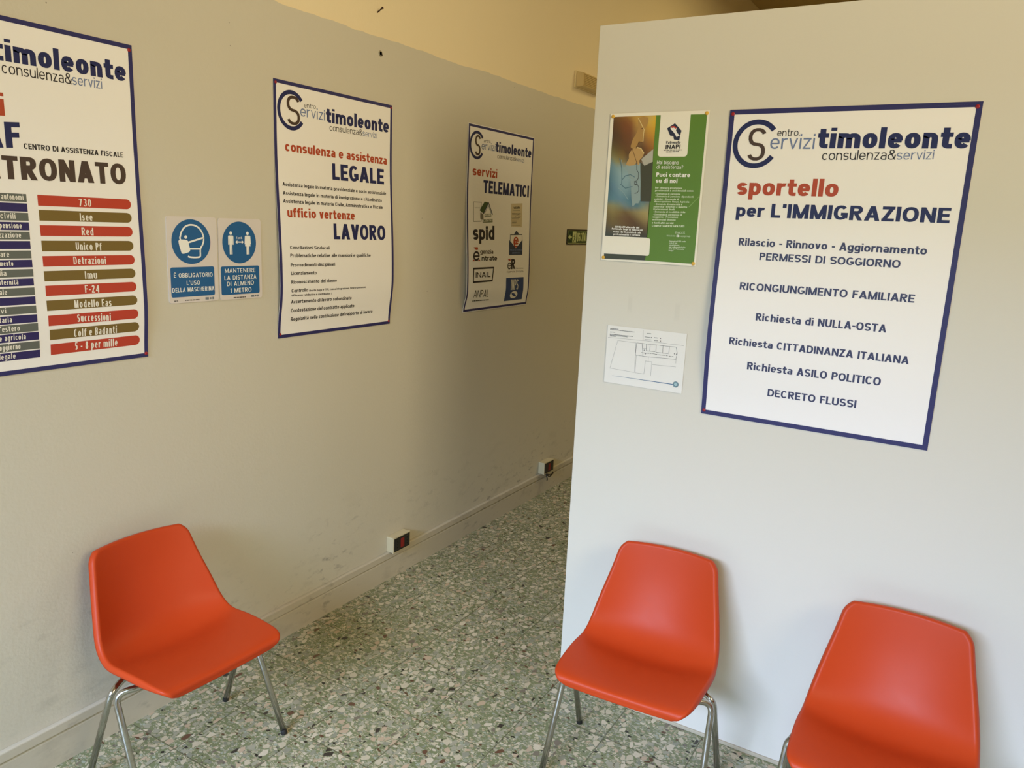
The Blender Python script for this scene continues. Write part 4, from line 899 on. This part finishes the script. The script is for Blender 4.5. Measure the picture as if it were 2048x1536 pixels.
flush(S, 'oval', [ellipse(cu, cv, ru, rv)], inkm('paper'), .0010, em)
flush(S, 'oval', [smoothpoly([(cu-ru*.7, cv-rv*.5), (cu+ru*.1, cv-rv*.35), (cu+ru*.7, cv+rv*.5), (cu-ru*.1, cv+rv*.35)])], nb, .0013, em)

# immigration poster on the partition
S = sheet_thing('p4', 'poster', 'white poster about immigration services with a blue border, on the partition', 'poster', 'blue bordered service posters')
backing(S, 'sheet', M_PAPER); border(S, .0150)
for wt, ink, it in LAY['p4']: text_line(S, kind_of(0, wt), wt, ink, it)
logo(S, LAY['ring']['p4'], LAY['S']['p4'])
pins(S, [(.010, .013, 'top left'), (S.W-.012, .014, 'top right'), (.010, S.H-.013, 'bottom left')], 'immigration poster')

# ------------------------------------------------------------------ green advice poster
S = sheet_thing('green', 'poster', 'small green and photo printed poster on the partition left of the immigration poster', 'poster')
backing(S, 'sheet', plain('leaflet_paper', rgb(236, 232, 220), 0.36))
G = LAY['greeng']; green = plain('print_green', rgb(92, 130, 46), 0.36)
def quadgrid(c, n, m):
    """subdivide a quad ul, ur, lr, ll"""
    L = lambda a, b, t: (a[0]+(b[0]-a[0])*t, a[1]+(b[1]-a[1])*t)
    P = lambda s, t: L(L(c[0], c[1], s), L(c[3], c[2], s), t)
    return P
flush(S, 'green_panel', [G['green']], green, .0003)
# the printed picture: soft blurred tones in a colour attribute, crisp shapes over it
PIC = ['6a4f2e 7a5526 8a5f2c a8803c c09a4a b08a44 c8ac62 d6b23c', '5a3c20 6a4422 7a4a24 8a5a2c b89048 b08440 d0ac4a d8ae30', '523620 60401f 744522 7a4a26 a07c44 a88444 c89a3a cfa02e',
       '4a3622 553a20 6a4220 724626 8f6c3e 94703e b88636 c4942e', '58482e 5c4224 64401f 6c4424 80603a 7a5a34 9c6c30 b07c2c', '68603a 64502a 66481f 6a4622 6c4c2c 5c4020 805224 9a6a2a',
       '7a7654 76683a 7a6030 5c4224 5a3e24 4c3018 6c4826 8a6a3a', '6a8288 8a8a60 8a7a48 6a6048 7a5c34 6a5030 8a8478 b4b2a8', '5f8290 7a97a0 88a0a4 8aa0a4 84928c 8c8c7e b0b0a8 b6b6ae',
       '54788a 7394a2 8eaab2 8aa6b0 88a0a6 6a6a54 5c5a48 58543e', '4c7084 6d90a0 86a4b0 86a4b0 7c98a2 50523e 504c38 4a4634', '466a7e 6488a0 7e9eac 7e9eaa 6e8c98 484a38 464432 44402e',
       '4a7084 5c8298 6f93a4 7394a2 5f8092 3e4a4a 3c4038 3a3a2a', '52788a 5c8496 6488a0 5c8498 4c7488 4a7086 486e84 4a6e80', '86805a 8a8a68 7e8670 6e848a 587a8a 547888 7a8c80 8a8868',
       '7a6a40 867848 7e6c3e 705c36 7c6c44 90845a a09260 a69868', '6a5a36 76663a 705a34 6a5032 64482a 74603a 8c7a4a 9a8a58', '62563c 6c5c38 6a5836 66502e 5e4628 564026 6a5634 7c6a42', '4c4a42 565040 58503c 564a34 524430 4a3c2a 4c4230 564a34', '34403c 3c4440 404440 42423c 403e36 3c3a32 3c3a32 3e3c32']
P = quadgrid(G['photo'], 7, 19); vs, fs, cols = [], [], []
for j, row in enumerate(PIC):
    for i, hx in enumerate(row.split()):
        u, v = P(i/7, j/19); vs.append(S.P(u, v, .0003)-S.o); cols.append((lin(int(hx[0:2], 16)), lin(int(hx[2:4], 16)), lin(int(hx[4:6], 16)), 1))
for j in range(19):
    for i in range(7): a = j*8+i; fs.append((a, a+8, a+9, a+1))
m, nt, b = newmat('printed_picture'); ca = nt.nodes.new('ShaderNodeVertexColor'); ca.layer_name = 'Ink'; nt.links.new(ca.outputs[0], b.inputs['Base Color']); b.inputs['Roughness'].default_value = .36
pic = mesh_obj('printed_picture', vs, fs, m, S.root); at = pic.data.color_attributes.new('Ink', 'FLOAT_COLOR', 'POINT')
for i, c in enumerate(cols): at.data[i].color = c
PH_ = LAY['photo']; PL = LAY['photolow']
def printed(nm, poly, col, off, sm=3): return flush(S, nm, [smoothpoly(poly, sm)], plain('print_tone_%02x%02x%02x' % col, rgb(*col), .36), off, pic)
printed('picture_shape', PH_['suit'][:1]+PH_['suit'][1:3]+[(PH_['suit'][3][0], .293), (PH_['suit'][4][0]+.004, .293)], (66, 66, 50), .0005, 1)
printed('picture_shape', [(u-.001, v) for u, v in PH_['collar']], (176, 174, 164), .00055, 1)
printed('picture_shape', [p for p in PH_['cuff'][:5]]+[(.118, .30), (.105, .31), (.097, .26), (.09, .22)], (140, 160, 164), .00058, 2)
printed('picture_shape', PH_['face'], (172, 134, 74), .0006, 2); printed('picture_shape', PH_['hand'], (184, 148, 92), .00076, 2)
fold = plain('print_tone_fold', rgb(84, 118, 134), .36); fold2 = plain('print_tone_fold_light', rgb(138, 166, 176), .36)
flush(S, 'picture_shape', stroke(smoothpoly([(.045, .15), (.056, .185), (.060, .235), (.058, .20)], 4)[:10], .0022)+stroke([(.06, .222), (.072, .208), (.09, .204), (.106, .212)], .0024)+stroke([(.055, .236), (.075, .25), (.1, .244)], .0026), fold, .0008, pic)
flush(S, 'picture_shape', stroke([(.052, .155), (.060, .18), (.064, .20)], .002)+stroke([(.066, .222), (.08, .216), (.1, .222)], .0022)+stroke([(.05, .25), (.072, .268), (.088, .288)], .002), fold2, .00082, pic)
hl = plain('print_tone_light', rgb(214, 190, 130), .36); ds = plain('print_tone_dark', rgb(92, 60, 34), .36)
h_ = PH_['hand']; fc = PH_['face']
flush(S, 'picture_shape', stroke([h_[2], h_[3], h_[4]], .0035)+stroke([fc[0], fc[3], fc[4], fc[5]], .003), hl, .0009, pic)
flush(S, 'picture_shape', stroke([h_[1], h_[9]], .0016)+stroke([fc[8], fc[7], fc[6]], .002)+stroke([fc[10], fc[9]], .002)+stroke([(fc[3][0]-.012, fc[3][1]-.003), (fc[3][0]-.004, fc[3][1]-.006)], .002), ds, .00092, pic)
gm = plain('print_black', rgb(36, 32, 28), .4)
flush(S, 'picture_shape', sum([stroke(q, .0016, len(q) == 4) for q in LAY['glasses'].values()], []), gm, .0010, pic)
ld = plain('print_strip_dark', rgb(62, 68, 58), .36)
flush(S, 'dark_strip', [G['strip']], ld, .0009)
wb = G['wbox']; flush(S, 'blank_box', [rrect(wb[0][0]-.004, (wb[0][1]+wb[1][1])/2, (wb[1][0]+wb[2][0])/2, (wb[2][1]+wb[3][1])/2, .008, 6, (0, 1, 1, 0))], plain('leaflet_paper', INK['paper']), .0011)
tb = G['tab']; tab = flush(S, 'white_tab', [rrect((tb[0][0]+tb[3][0])/2, tb[0][1]-.002, (tb[1][0]+tb[2][0])/2, (tb[2][1]+tb[3][1])/2, .011, 6, (0, 0, 1, 1))], plain('leaflet_paper', INK['paper']), .0006)
lgo = flush(S, 'emblem', [G['dia']], plain('print_emblem_navy', rgb(36, 42, 66), .4), .0009)
flush(S, 'emblem_shape', [G['ital']], inkm('white'), .0011, lgo); flush(S, 'emblem_shape', [G['italr']], plain('print_emblem_red', rgb(190, 60, 50), .4), .0013, lgo)
flush(S, 'streak', [G['streak']], plain('print_streak', rgb(134, 168, 96), .36), .0006)
fb = G['fb']; flush(S, 'social_mark', [rrect(fb[0][0], fb[0][1], fb[1][0], fb[2][1], .001, 3)], inkm('white'), .0006)
c_ = ((fb[0][0]+fb[1][0])/2, (fb[0][1]+fb[2][1])/2); flush(S, 'social_letter', [[(c_[0]+x*.0012, c_[1]+y*.0012) for x, y in q] for q in (((-.3, 2.6), (.7, 2.6), (.7, -.6), (-.3, -.6)), ((-.3, -.2), (-.3, -2), (1.4, -2), (1.4, -1.2)), ((-1.1, .4), (1.3, .4), (1.3, -.4), (-1.1, -.4)))], green, .0009)
for wt, ink, it in LAY['green']: text_line(S, kind_of(0, wt), wt, ink, it, .0012)
pins(S, [(.010, .010, 'top left'), (S.W-.009, .009, 'top right'), (.009, S.H-.010, 'bottom left'), (S.W-.009, S.H-.009, 'bottom right')], 'small green poster', .0062, plain('yellow_pin_plastic', rgb(214, 170, 62), 0.32), 'yellow')

# ------------------------------------------------------------------ floor plan sheet
S = sheet_thing('plan', 'floor_plan_sheet', 'white paper floor plan drawing on the partition below the small green poster', 'paper sheet')
backing(S, 'sheet', plain('plain_paper', rgb(228, 226, 220), 0.5))
gl = plain('print_plan_grey', rgb(150, 150, 148), .6); gd = plain('print_plan_dark', rgb(78, 78, 78), .6)
flush(S, 'outline_drawing', sum([stroke(q, .0009) for q in LAY['plan_lines']], []), gl, .0004)
flush(S, 'room_drawing', sum([stroke(q, .0010) for q in LAY['plan_walls']], []), gd, .0006)
rt_ = LAY['plan_route']; dash = []
for a, b in zip(rt_, rt_[1:]):
    for k in (0, .35, .7): dash += stroke([(a[0]+(b[0]-a[0])*k, a[1]+(b[1]-a[1])*k), (a[0]+(b[0]-a[0])*(k+.18), a[1]+(b[1]-a[1])*(k+.18))], .0014)
flush(S, 'escape_route', dash, plain('print_black', rgb(36, 32, 28)), .0008)
# the caption lines are too fine to read: broken runs of marks
mk = []
rnd = random.Random(3)
for a, b in LAY['plan_txt']:
    L_ = b[0]-a[0]; x = a[0]
    while x < b[0]:
        wd = rnd.uniform(.0012, .004); e = min(x+wd, b[0]); va = a[1]+(b[1]-a[1])*(x-a[0])/L_
        mk.append([(x, va-.0009), (e, va-.0009), (e, va+.0009), (x, va+.0009)]); x = e+.0006
flush(S, 'caption_text', mk, gd, .0006)
flush(S, 'marker', [ellipse(u, v, .0016, .0018, 10) for u, v in LAY['plan_dots']], gd, .0008)
flush(S, 'blue_rule', [LAY['plan_bar']], plain('print_plan_blue', rgb(62, 100, 140), .5), .0006)
q = LAY['plan_seal']; cu, cv, ru = (q[0][0]+q[1][0])/2, (q[2][1]+q[3][1])/2, (q[1][0]-q[0][0])/2
sl = flush(S, 'seal', [ellipse(cu, cv, ru, ru)], plain('print_seal_teal', rgb(70, 104, 118), .5), .0008)
flush(S, 'seal_shape', [ellipse(cu, cv, ru*.55, ru*.55)]+ringq(cu, cv, ru*.85, ru*.85, ru*.1, 0, 360, 24), plain('print_seal_pale', rgb(160, 190, 196), .5), .0011, sl)

# ------------------------------------------------------------------ two blue mandatory signs
M_SIGN = plain('sign_plastic', rgb(216, 208, 204), 0.35); M_SBLUE = plain('sign_blue', rgb(30, 92, 146), 0.4)
def sign(key, label):
    S = sheet_thing(key, 'safety_sign', label, 'sign', 'blue and white safety signs')
    out = rrect(0, 0, S.W, S.H, .010, 5); n = len(out); vs, fs = [], []
    for off in (.0015, -.003):
        vs += [S.P(u, v, off)-S.o for u, v in out]
    fs = [list(range(n)), list(range(2*n-1, n-1, -1))]+[(i, n+i, n+(i+1) % n, (i+1) % n) for i in range(n)]
    bm_ = mesh_obj('plate', vs, fs, M_SIGN, S.root); bm_.data.validate()
    b2 = bmesh.new(); b2.from_mesh(bm_.data); bmesh.ops.recalc_face_normals(b2, faces=b2.faces[:]); b2.to_mesh(bm_.data); b2.free()
    return S
def ext(q): us = [p[0] for p in q]; v_ = [p[1] for p in q]; return min(us), min(v_), max(us), max(v_)
S = sign('m1', 'blue and white wear a mask sign on the left wall, nearer the bars poster'); G = LAY['m1g']; o1 = .0020
a = ext(G['circ']); cu, cv, ru, rv = (a[0]+a[2])/2, (a[1]+a[3])/2, (a[2]-a[0])/2, (a[3]-a[1])/2
disc = flush(S, 'blue_disc', [ellipse(cu, cv, ru, rv, 56)], M_SBLUE, o1); wm = inkm('white')
flush(S, 'masked_head', stroke(smoothpoly(G['head'], 3)[:-6], .0058)+stroke(G['strap1'], .0062)+stroke(G['strap2'], .0062), wm, o1+.0004, disc)
flush(S, 'face_mask', [smoothpoly(G['mask'], 3)], wm, o1+.0007, disc); flush(S, 'eye', [ellipse(G['eye'][0][0], G['eye'][0][1], .006, .006, 16)], wm, o1+.0005, disc)
b_ = G['box']; c0 = ((b_[0][0]+b_[3][0])/2, (b_[0][1]+b_[1][1])/2, (b_[1][0]+b_[2][0])/2, (b_[2][1]+b_[3][1])/2)
bx = flush(S, 'blue_panel', [rrect(*c0, .007)], M_SBLUE, o1)
for wt, ink, it in LAY['m1']: text_line(S, 'text_line', 'cond' if wt == 'semi' else wt, ink, it, o1+.0005, bx if ink == 'white' else None)
tg = ext(G['tag']); flush(S, 'maker_mark', [[(tg[0]+(tg[2]-tg[0])*x, tg[1]+(tg[3]-tg[1])*y) for x, y in q] for q in (((0, 0), (.4, 0), (.4, 1), (0, 1)), ((.5, .1), (.7, .1), (.7, .9), (.5, .9)), ((.8, 0), (1, 0), (1, 1), (.8, 1)))], plain('print_grey_blue', rgb(112, 122, 132), .5), o1)
S = sign('m2', 'blue and white keep one metre distance sign, right of the mask sign'); G = LAY['m2g']
a = ext(G['circ']); cu, cv, ru, rv = (a[0]+a[2])/2, (a[1]+a[3])/2, (a[2]-a[0])/2, (a[3]-a[1])/2
disc = flush(S, 'blue_disc', [ellipse(cu, cv, ru, rv, 56)], M_SBLUE, o1)
m = G['man']; ux = lambda p, q, t: (p[0]+(q[0]-p[0])*t, p[1]+(q[1]-p[1])*t)
def pict(head, l, r, top, arm, hem, foot, skirt):
    c = (l+r)/2; w = r-l
    P_ = [rrect(l, top, r, top+.012, .004, 3)]
    P_.append([(l, top+.006), (l+w*.17, top+.006), (l+w*.17-(.002 if skirt else 0), arm), (l-(.002 if skirt else 0), arm)])
    P_.append([(r-w*.17, top+.006), (r, top+.006), (r+(.002 if skirt else 0), arm), (r-w*.17+(.002 if skirt else 0), arm)])
    P_.append([(l+w*.2, top+.004), (r-w*.2, top+.004), (r-w*(.0 if skirt else .2), hem), (l+w*(.0 if skirt else .2), hem)])
    P_.append([(c-w*.26, hem-.002), (c-w*.04, hem-.002), (c-w*.04, foot), (c-w*.26, foot)]); P_.append([(c+w*.04, hem-.002), (c+w*.26, hem-.002), (c+w*.26, foot), (c+w*.04, foot)])
    P_.append(ellipse(head[0], head[1], .0062, .0066, 18))
    return P_
e = ext(G['man']); flush(S, 'standing_figure', pict(G['man_head'][0], e[0], e[2], e[1], e[1]+.034, e[1]+.032, e[3], False), wm, o1+.0005, disc)
e2 = ext(G['woman']); flush(S, 'standing_figure', pict(G['wom_head'][0], e2[0], e2[2], e2[1], e2[1]+.032, e2[1]+.040, e2[3], True), wm, o1+.0005, disc)
ar = G['arr']; cy = (ar[0][1]+ar[5][1])/2; x0, x1 = ar[0][0], ar[5][0]
flush(S, 'double_arrow', [[(x0, cy), (x0+.009, cy-.007), (x0+.009, cy+.007)], [(x1, cy), (x1-.009, cy-.007), (x1-.009, cy+.007)], [(x0+.007, cy-.0022), (x1-.007, cy-.0022), (x1-.007, cy+.0022), (x0+.007, cy+.0022)]], wm, o1+.0005, disc)
b_ = G['box']; c0 = ((b_[0][0]+b_[3][0])/2, (b_[0][1]+b_[1][1])/2, (b_[1][0]+b_[2][0])/2, (b_[2][1]+b_[3][1])/2)
bx = flush(S, 'blue_panel', [rrect(*c0, .007)], M_SBLUE, o1)
for wt, ink, it in LAY['m2']: text_line(S, 'text_line', 'cond' if wt == 'semi' else wt, ink, it, o1+.0007, (disc if it[0] == '1 mt.' else bx) if ink == 'white' else None)
tg = ext(G['tag']); flush(S, 'maker_mark', [[(tg[0]+(tg[2]-tg[0])*x, tg[1]+(tg[3]-tg[1])*y) for x, y in q] for q in (((0, 0), (.4, 0), (.4, 1), (0, 1)), ((.5, .1), (.7, .1), (.7, .9), (.5, .9)), ((.8, 0), (1, 0), (1, 1), (.8, 1)))], plain('print_grey_blue', INK['slate']), o1)

# ------------------------------------------------------------------ exit sign
S = sheet_thing('usc', 'exit_sign', 'dark green exit sign on the left wall, half hidden behind the partition', 'sign'); G = LAY['uscg']
vs = []; out = rrect(0, 0, S.W, S.H, .003, 3); n = len(out)
for off in (.0015, -.003): vs += [S.P(u, v, off)-S.o for u, v in out]
pl_ = mesh_obj('plate', vs, [list(range(n)), list(range(2*n-1, n-1, -1))]+[(i, n+i, n+(i+1) % n, (i+1) % n) for i in range(n)], plain('exit_sign_frame', rgb(30, 28, 18), .5), S.root)
b2 = bmesh.new(); b2.from_mesh(pl_.data); bmesh.ops.recalc_face_normals(b2, faces=b2.faces[:]); b2.to_mesh(pl_.data); b2.free()
pale = inkm('exitpale'); gd_ = plain('exit_sign_green', rgb(28, 58, 30), .5)
flush(S, 'green_panel', [rrect(.012, .012, S.W-.012, S.H-.012, .002, 3)], gd_, .002)
flush(S, 'edge_line', stroke([(.010, .010), (S.W-.010, .010), (S.W-.010, S.H-.010), (.010, S.H-.010)], .0024, True), pale, .0024)
flush(S, 'arrow', [G['arrow'][:2]+[G['arrow'][2], G['arrow'][5], G['arrow'][6]], G['arrow'][2:6]], pale, .0026)
dr = ext(G['door']); d_ = flush(S, 'doorway', [[(dr[0], dr[1]), (dr[2], dr[1]), (dr[2], dr[3]), (dr[0], dr[3])]], pale, .0025)
mn = ext(G['man']); mc = ((mn[0]+mn[2])/2, mn[1])
flush(S, 'running_figure', [ellipse(mc[0]+.002, mc[1]+.003, .005, .005, 14)]+stroke([(mc[0], mc[1]+.010), (mc[0]+.001, mc[1]+.026)], .009)+stroke([(mc[0], mc[1]+.026), (mc[0]+.010, mc[1]+.038), (mc[0]+.011, mc[1]+.052)], .006)+stroke([(mc[0], mc[1]+.026), (mc[0]-.006, mc[1]+.040), (mc[0]-.014, mc[1]+.050)], .006)+stroke([(mc[0], mc[1]+.012), (mc[0]-.014, mc[1]+.018)], .004)+stroke([(mc[0], mc[1]+.012), (mc[0]+.012, mc[1]+.024)], .004), gd_, .0030, d_)
for wt, ink, it in LAY['usc']: text_line(S, 'text_line', wt, ink, it, .0026)

# ------------------------------------------------------------------ surface sockets on the skirting trunking
def socket(y0, label, plug=False):
    t = empty('wall_socket', (0, y0, .1508)); tag(t, label, 'socket', 'surface wall sockets along the trunking')
    W_s, H_s, D_s = .135, .083, .046
    bm_obj('box', box_bm(0, 0, 0, D_s-.004, W_s, H_s, .004), plain('socket_ivory', rgb(200, 190, 158), .4), t, False)
    bm_obj('cover_frame', box_bm(D_s-.006, -.0015, -.0015, D_s+.002, W_s+.0015, H_s+.0015, .003), plain('socket_ivory', INK['paper']), t)
    pn = bm_obj('socket_panel', box_bm(D_s+.001, .006, .006, D_s+.0045, W_s-.006, H_s-.006, .0016), plain('socket_black', rgb(26, 25, 24), .35), t)
    for yy in (.028, .105):
        b = bmesh.new()
        for zz in (.026, .0415, .057): bmesh.ops.create_cone(b, cap_ends=True, segments=14, radius1=.0034, radius2=.0034, depth=.002, matrix=Matrix.Translation((D_s+.0046, yy, zz)) @ Matrix.Rotation(PI/2, 4, 'Y'))
        bm_obj('socket_module', box_bm(D_s+.003, yy-.013, .017, D_s+.0056, yy+.013, H_s-.017, .001), plain('socket_module_black', rgb(34, 33, 32), .4), pn)
        bm_obj('pin_hole', b, plain('socket_hole', rgb(6, 6, 6), .8), pn)
    rm = bm_obj('switch_module', box_bm(D_s+.003, .055, .017, D_s+.0062, .082, H_s-.017, .001), plain('socket_red', rgb(132, 26, 24), .4), pn); rm['label'] = 'dark red module'
    return t
socket(2.862, 'ivory and black wall socket with red module, nearer the camera')
socket(4.455, 'ivory and black wall socket with hanging wires, farther one near the partition')
bm = bmesh.new()
for k, pts in enumerate([[(.046, .03, .15), (.060, .05, .128), (.052, .09, .120), (.058, .12, .138)], [(.046, .035, .148), (.062, .06, .138), (.056, .10, .130), (.050, .125, .142)], [(.046, .03, .15), (.058, .035, .115), (.052, .04, .100)]]):
    me = bpy.data.meshes.new('tmp'); b2 = tube(rounded([(x, 4.455+y, z) for x, y, z in pts], .03, 6), .0036, 10); b2.to_mesh(me); b2.free(); bm.from_mesh(me); bpy.data.meshes.remove(me)
tag(bm_obj('loose_cable', bm, plain('cable_black', rgb(24, 22, 20), .5), None, True), 'short loose black wires hanging under the farther wall socket', 'cable')

# ------------------------------------------------------------------ emergency lamp high on the left wall
ey, ez = 4.668, 2.700
t = empty('emergency_lamp', (-.004, ey, ez)); tag(t, 'yellowed oblong emergency lamp high on the cream wall beside the partition', 'lamp')
bm_obj('base_plate', box_bm(0, 0, 0, .012, .36, .104, .004), plain('lamp_ivory', rgb(226, 208, 160), .45), t)
lb = bmesh.new(); A0 = [(.012, .006, .004), (.012, .354, .004), (.012, .354, .100), (.012, .006, .100)]; A1 = [(.054, .026, .012), (.054, .334, .012), (.054, .334, .092), (.054, .026, .092)]
va = [lb.verts.new(p) for p in A0]; vb = [lb.verts.new(p) for p in A1]
for i in range(4): lb.faces.new((va[i], va[(i+1) % 4], vb[(i+1) % 4], vb[i]))
lb.faces.new(vb); lb.faces.new(va[::-1]); bmesh.ops.recalc_face_normals(lb, faces=lb.faces[:]); bmesh.ops.bevel(lb, geom=lb.edges[:], offset=.003, segments=2, affect='EDGES')
df = bm_obj('diffuser', lb, plain('lamp_diffuser_amber', rgb(208, 184, 128), .3), t)
rb = bmesh.new()
for k in range(7): z = .022+.010*k; box_bm(.053, .046, z-.0018, .0560, .320, z+.0018, .0006, bm=rb)
box_bm(.053, .038, .016, .0560, .041, .088, .0006, bm=rb)
bm_obj('diffuser_rib', rb, plain('lamp_rib_amber', rgb(176, 150, 98), .35), df)

# ------------------------------------------------------------------ nail and wall plug
p0 = Vector((-.006, 2.768, 2.700)); p1 = Vector((.034, 2.7585, 2.7135))
d = (p1-p0).normalized()
bm = tube([p0, p1-d*.002, p1-d*.002, p1, p1+d*.001], [.0026, .0026, .0056, .0056, .0042], 12)
tag(bm_obj('nail', bm, plain('rusty_iron', rgb(62, 38, 34), .6, .6), None), 'rusty nail sticking out of the cream wall above the legal assistance poster', 'nail')
t = empty('wall_plug', (0, 2.7863, 2.5364)); tag(t, 'open wall plug with a broken screw hook below the nail', 'wall plug')
bm_obj('plug_collar', tube([(-.004, 0, 0), (.0005, 0, 0), (.0022, 0, 0), (.0022, 0, 0), (-.003, 0, 0)], [.011, .0125, .0105, .0078, .0072], 20), plain('plug_grey', rgb(150, 142, 120), .6), t, True)
bm_obj('plug_hole', tube([(-.0038, 0, 0), (.0008, 0, 0)], [.0076, .0076], 18), plain('socket_hole', rgb(6, 6, 6)), t)
bm_obj('screw_hook', tube(rounded([(-.003, .001, -.002), (.006, .001, -.002), (.009, .003, -.007), (.006, .006, -.009)], .004, 5), .0015, 10), plain('rusty_iron', rgb(62, 38, 34)), t, True)
# small dark screw head low on the partition
sb = bmesh.new(); bmesh.ops.create_uvsphere(sb, u_segments=14, v_segments=8, radius=.0045)
for v in sb.verts: v.co.y *= .6
o = bm_obj('screw_head', sb, plain('socket_black', rgb(26, 25, 24)), None, True); o.location = (2.0718, PY-.0075, .0125)
tag(o, 'tiny black screw head at the foot of the partition beside the rightmost chair', 'screw')
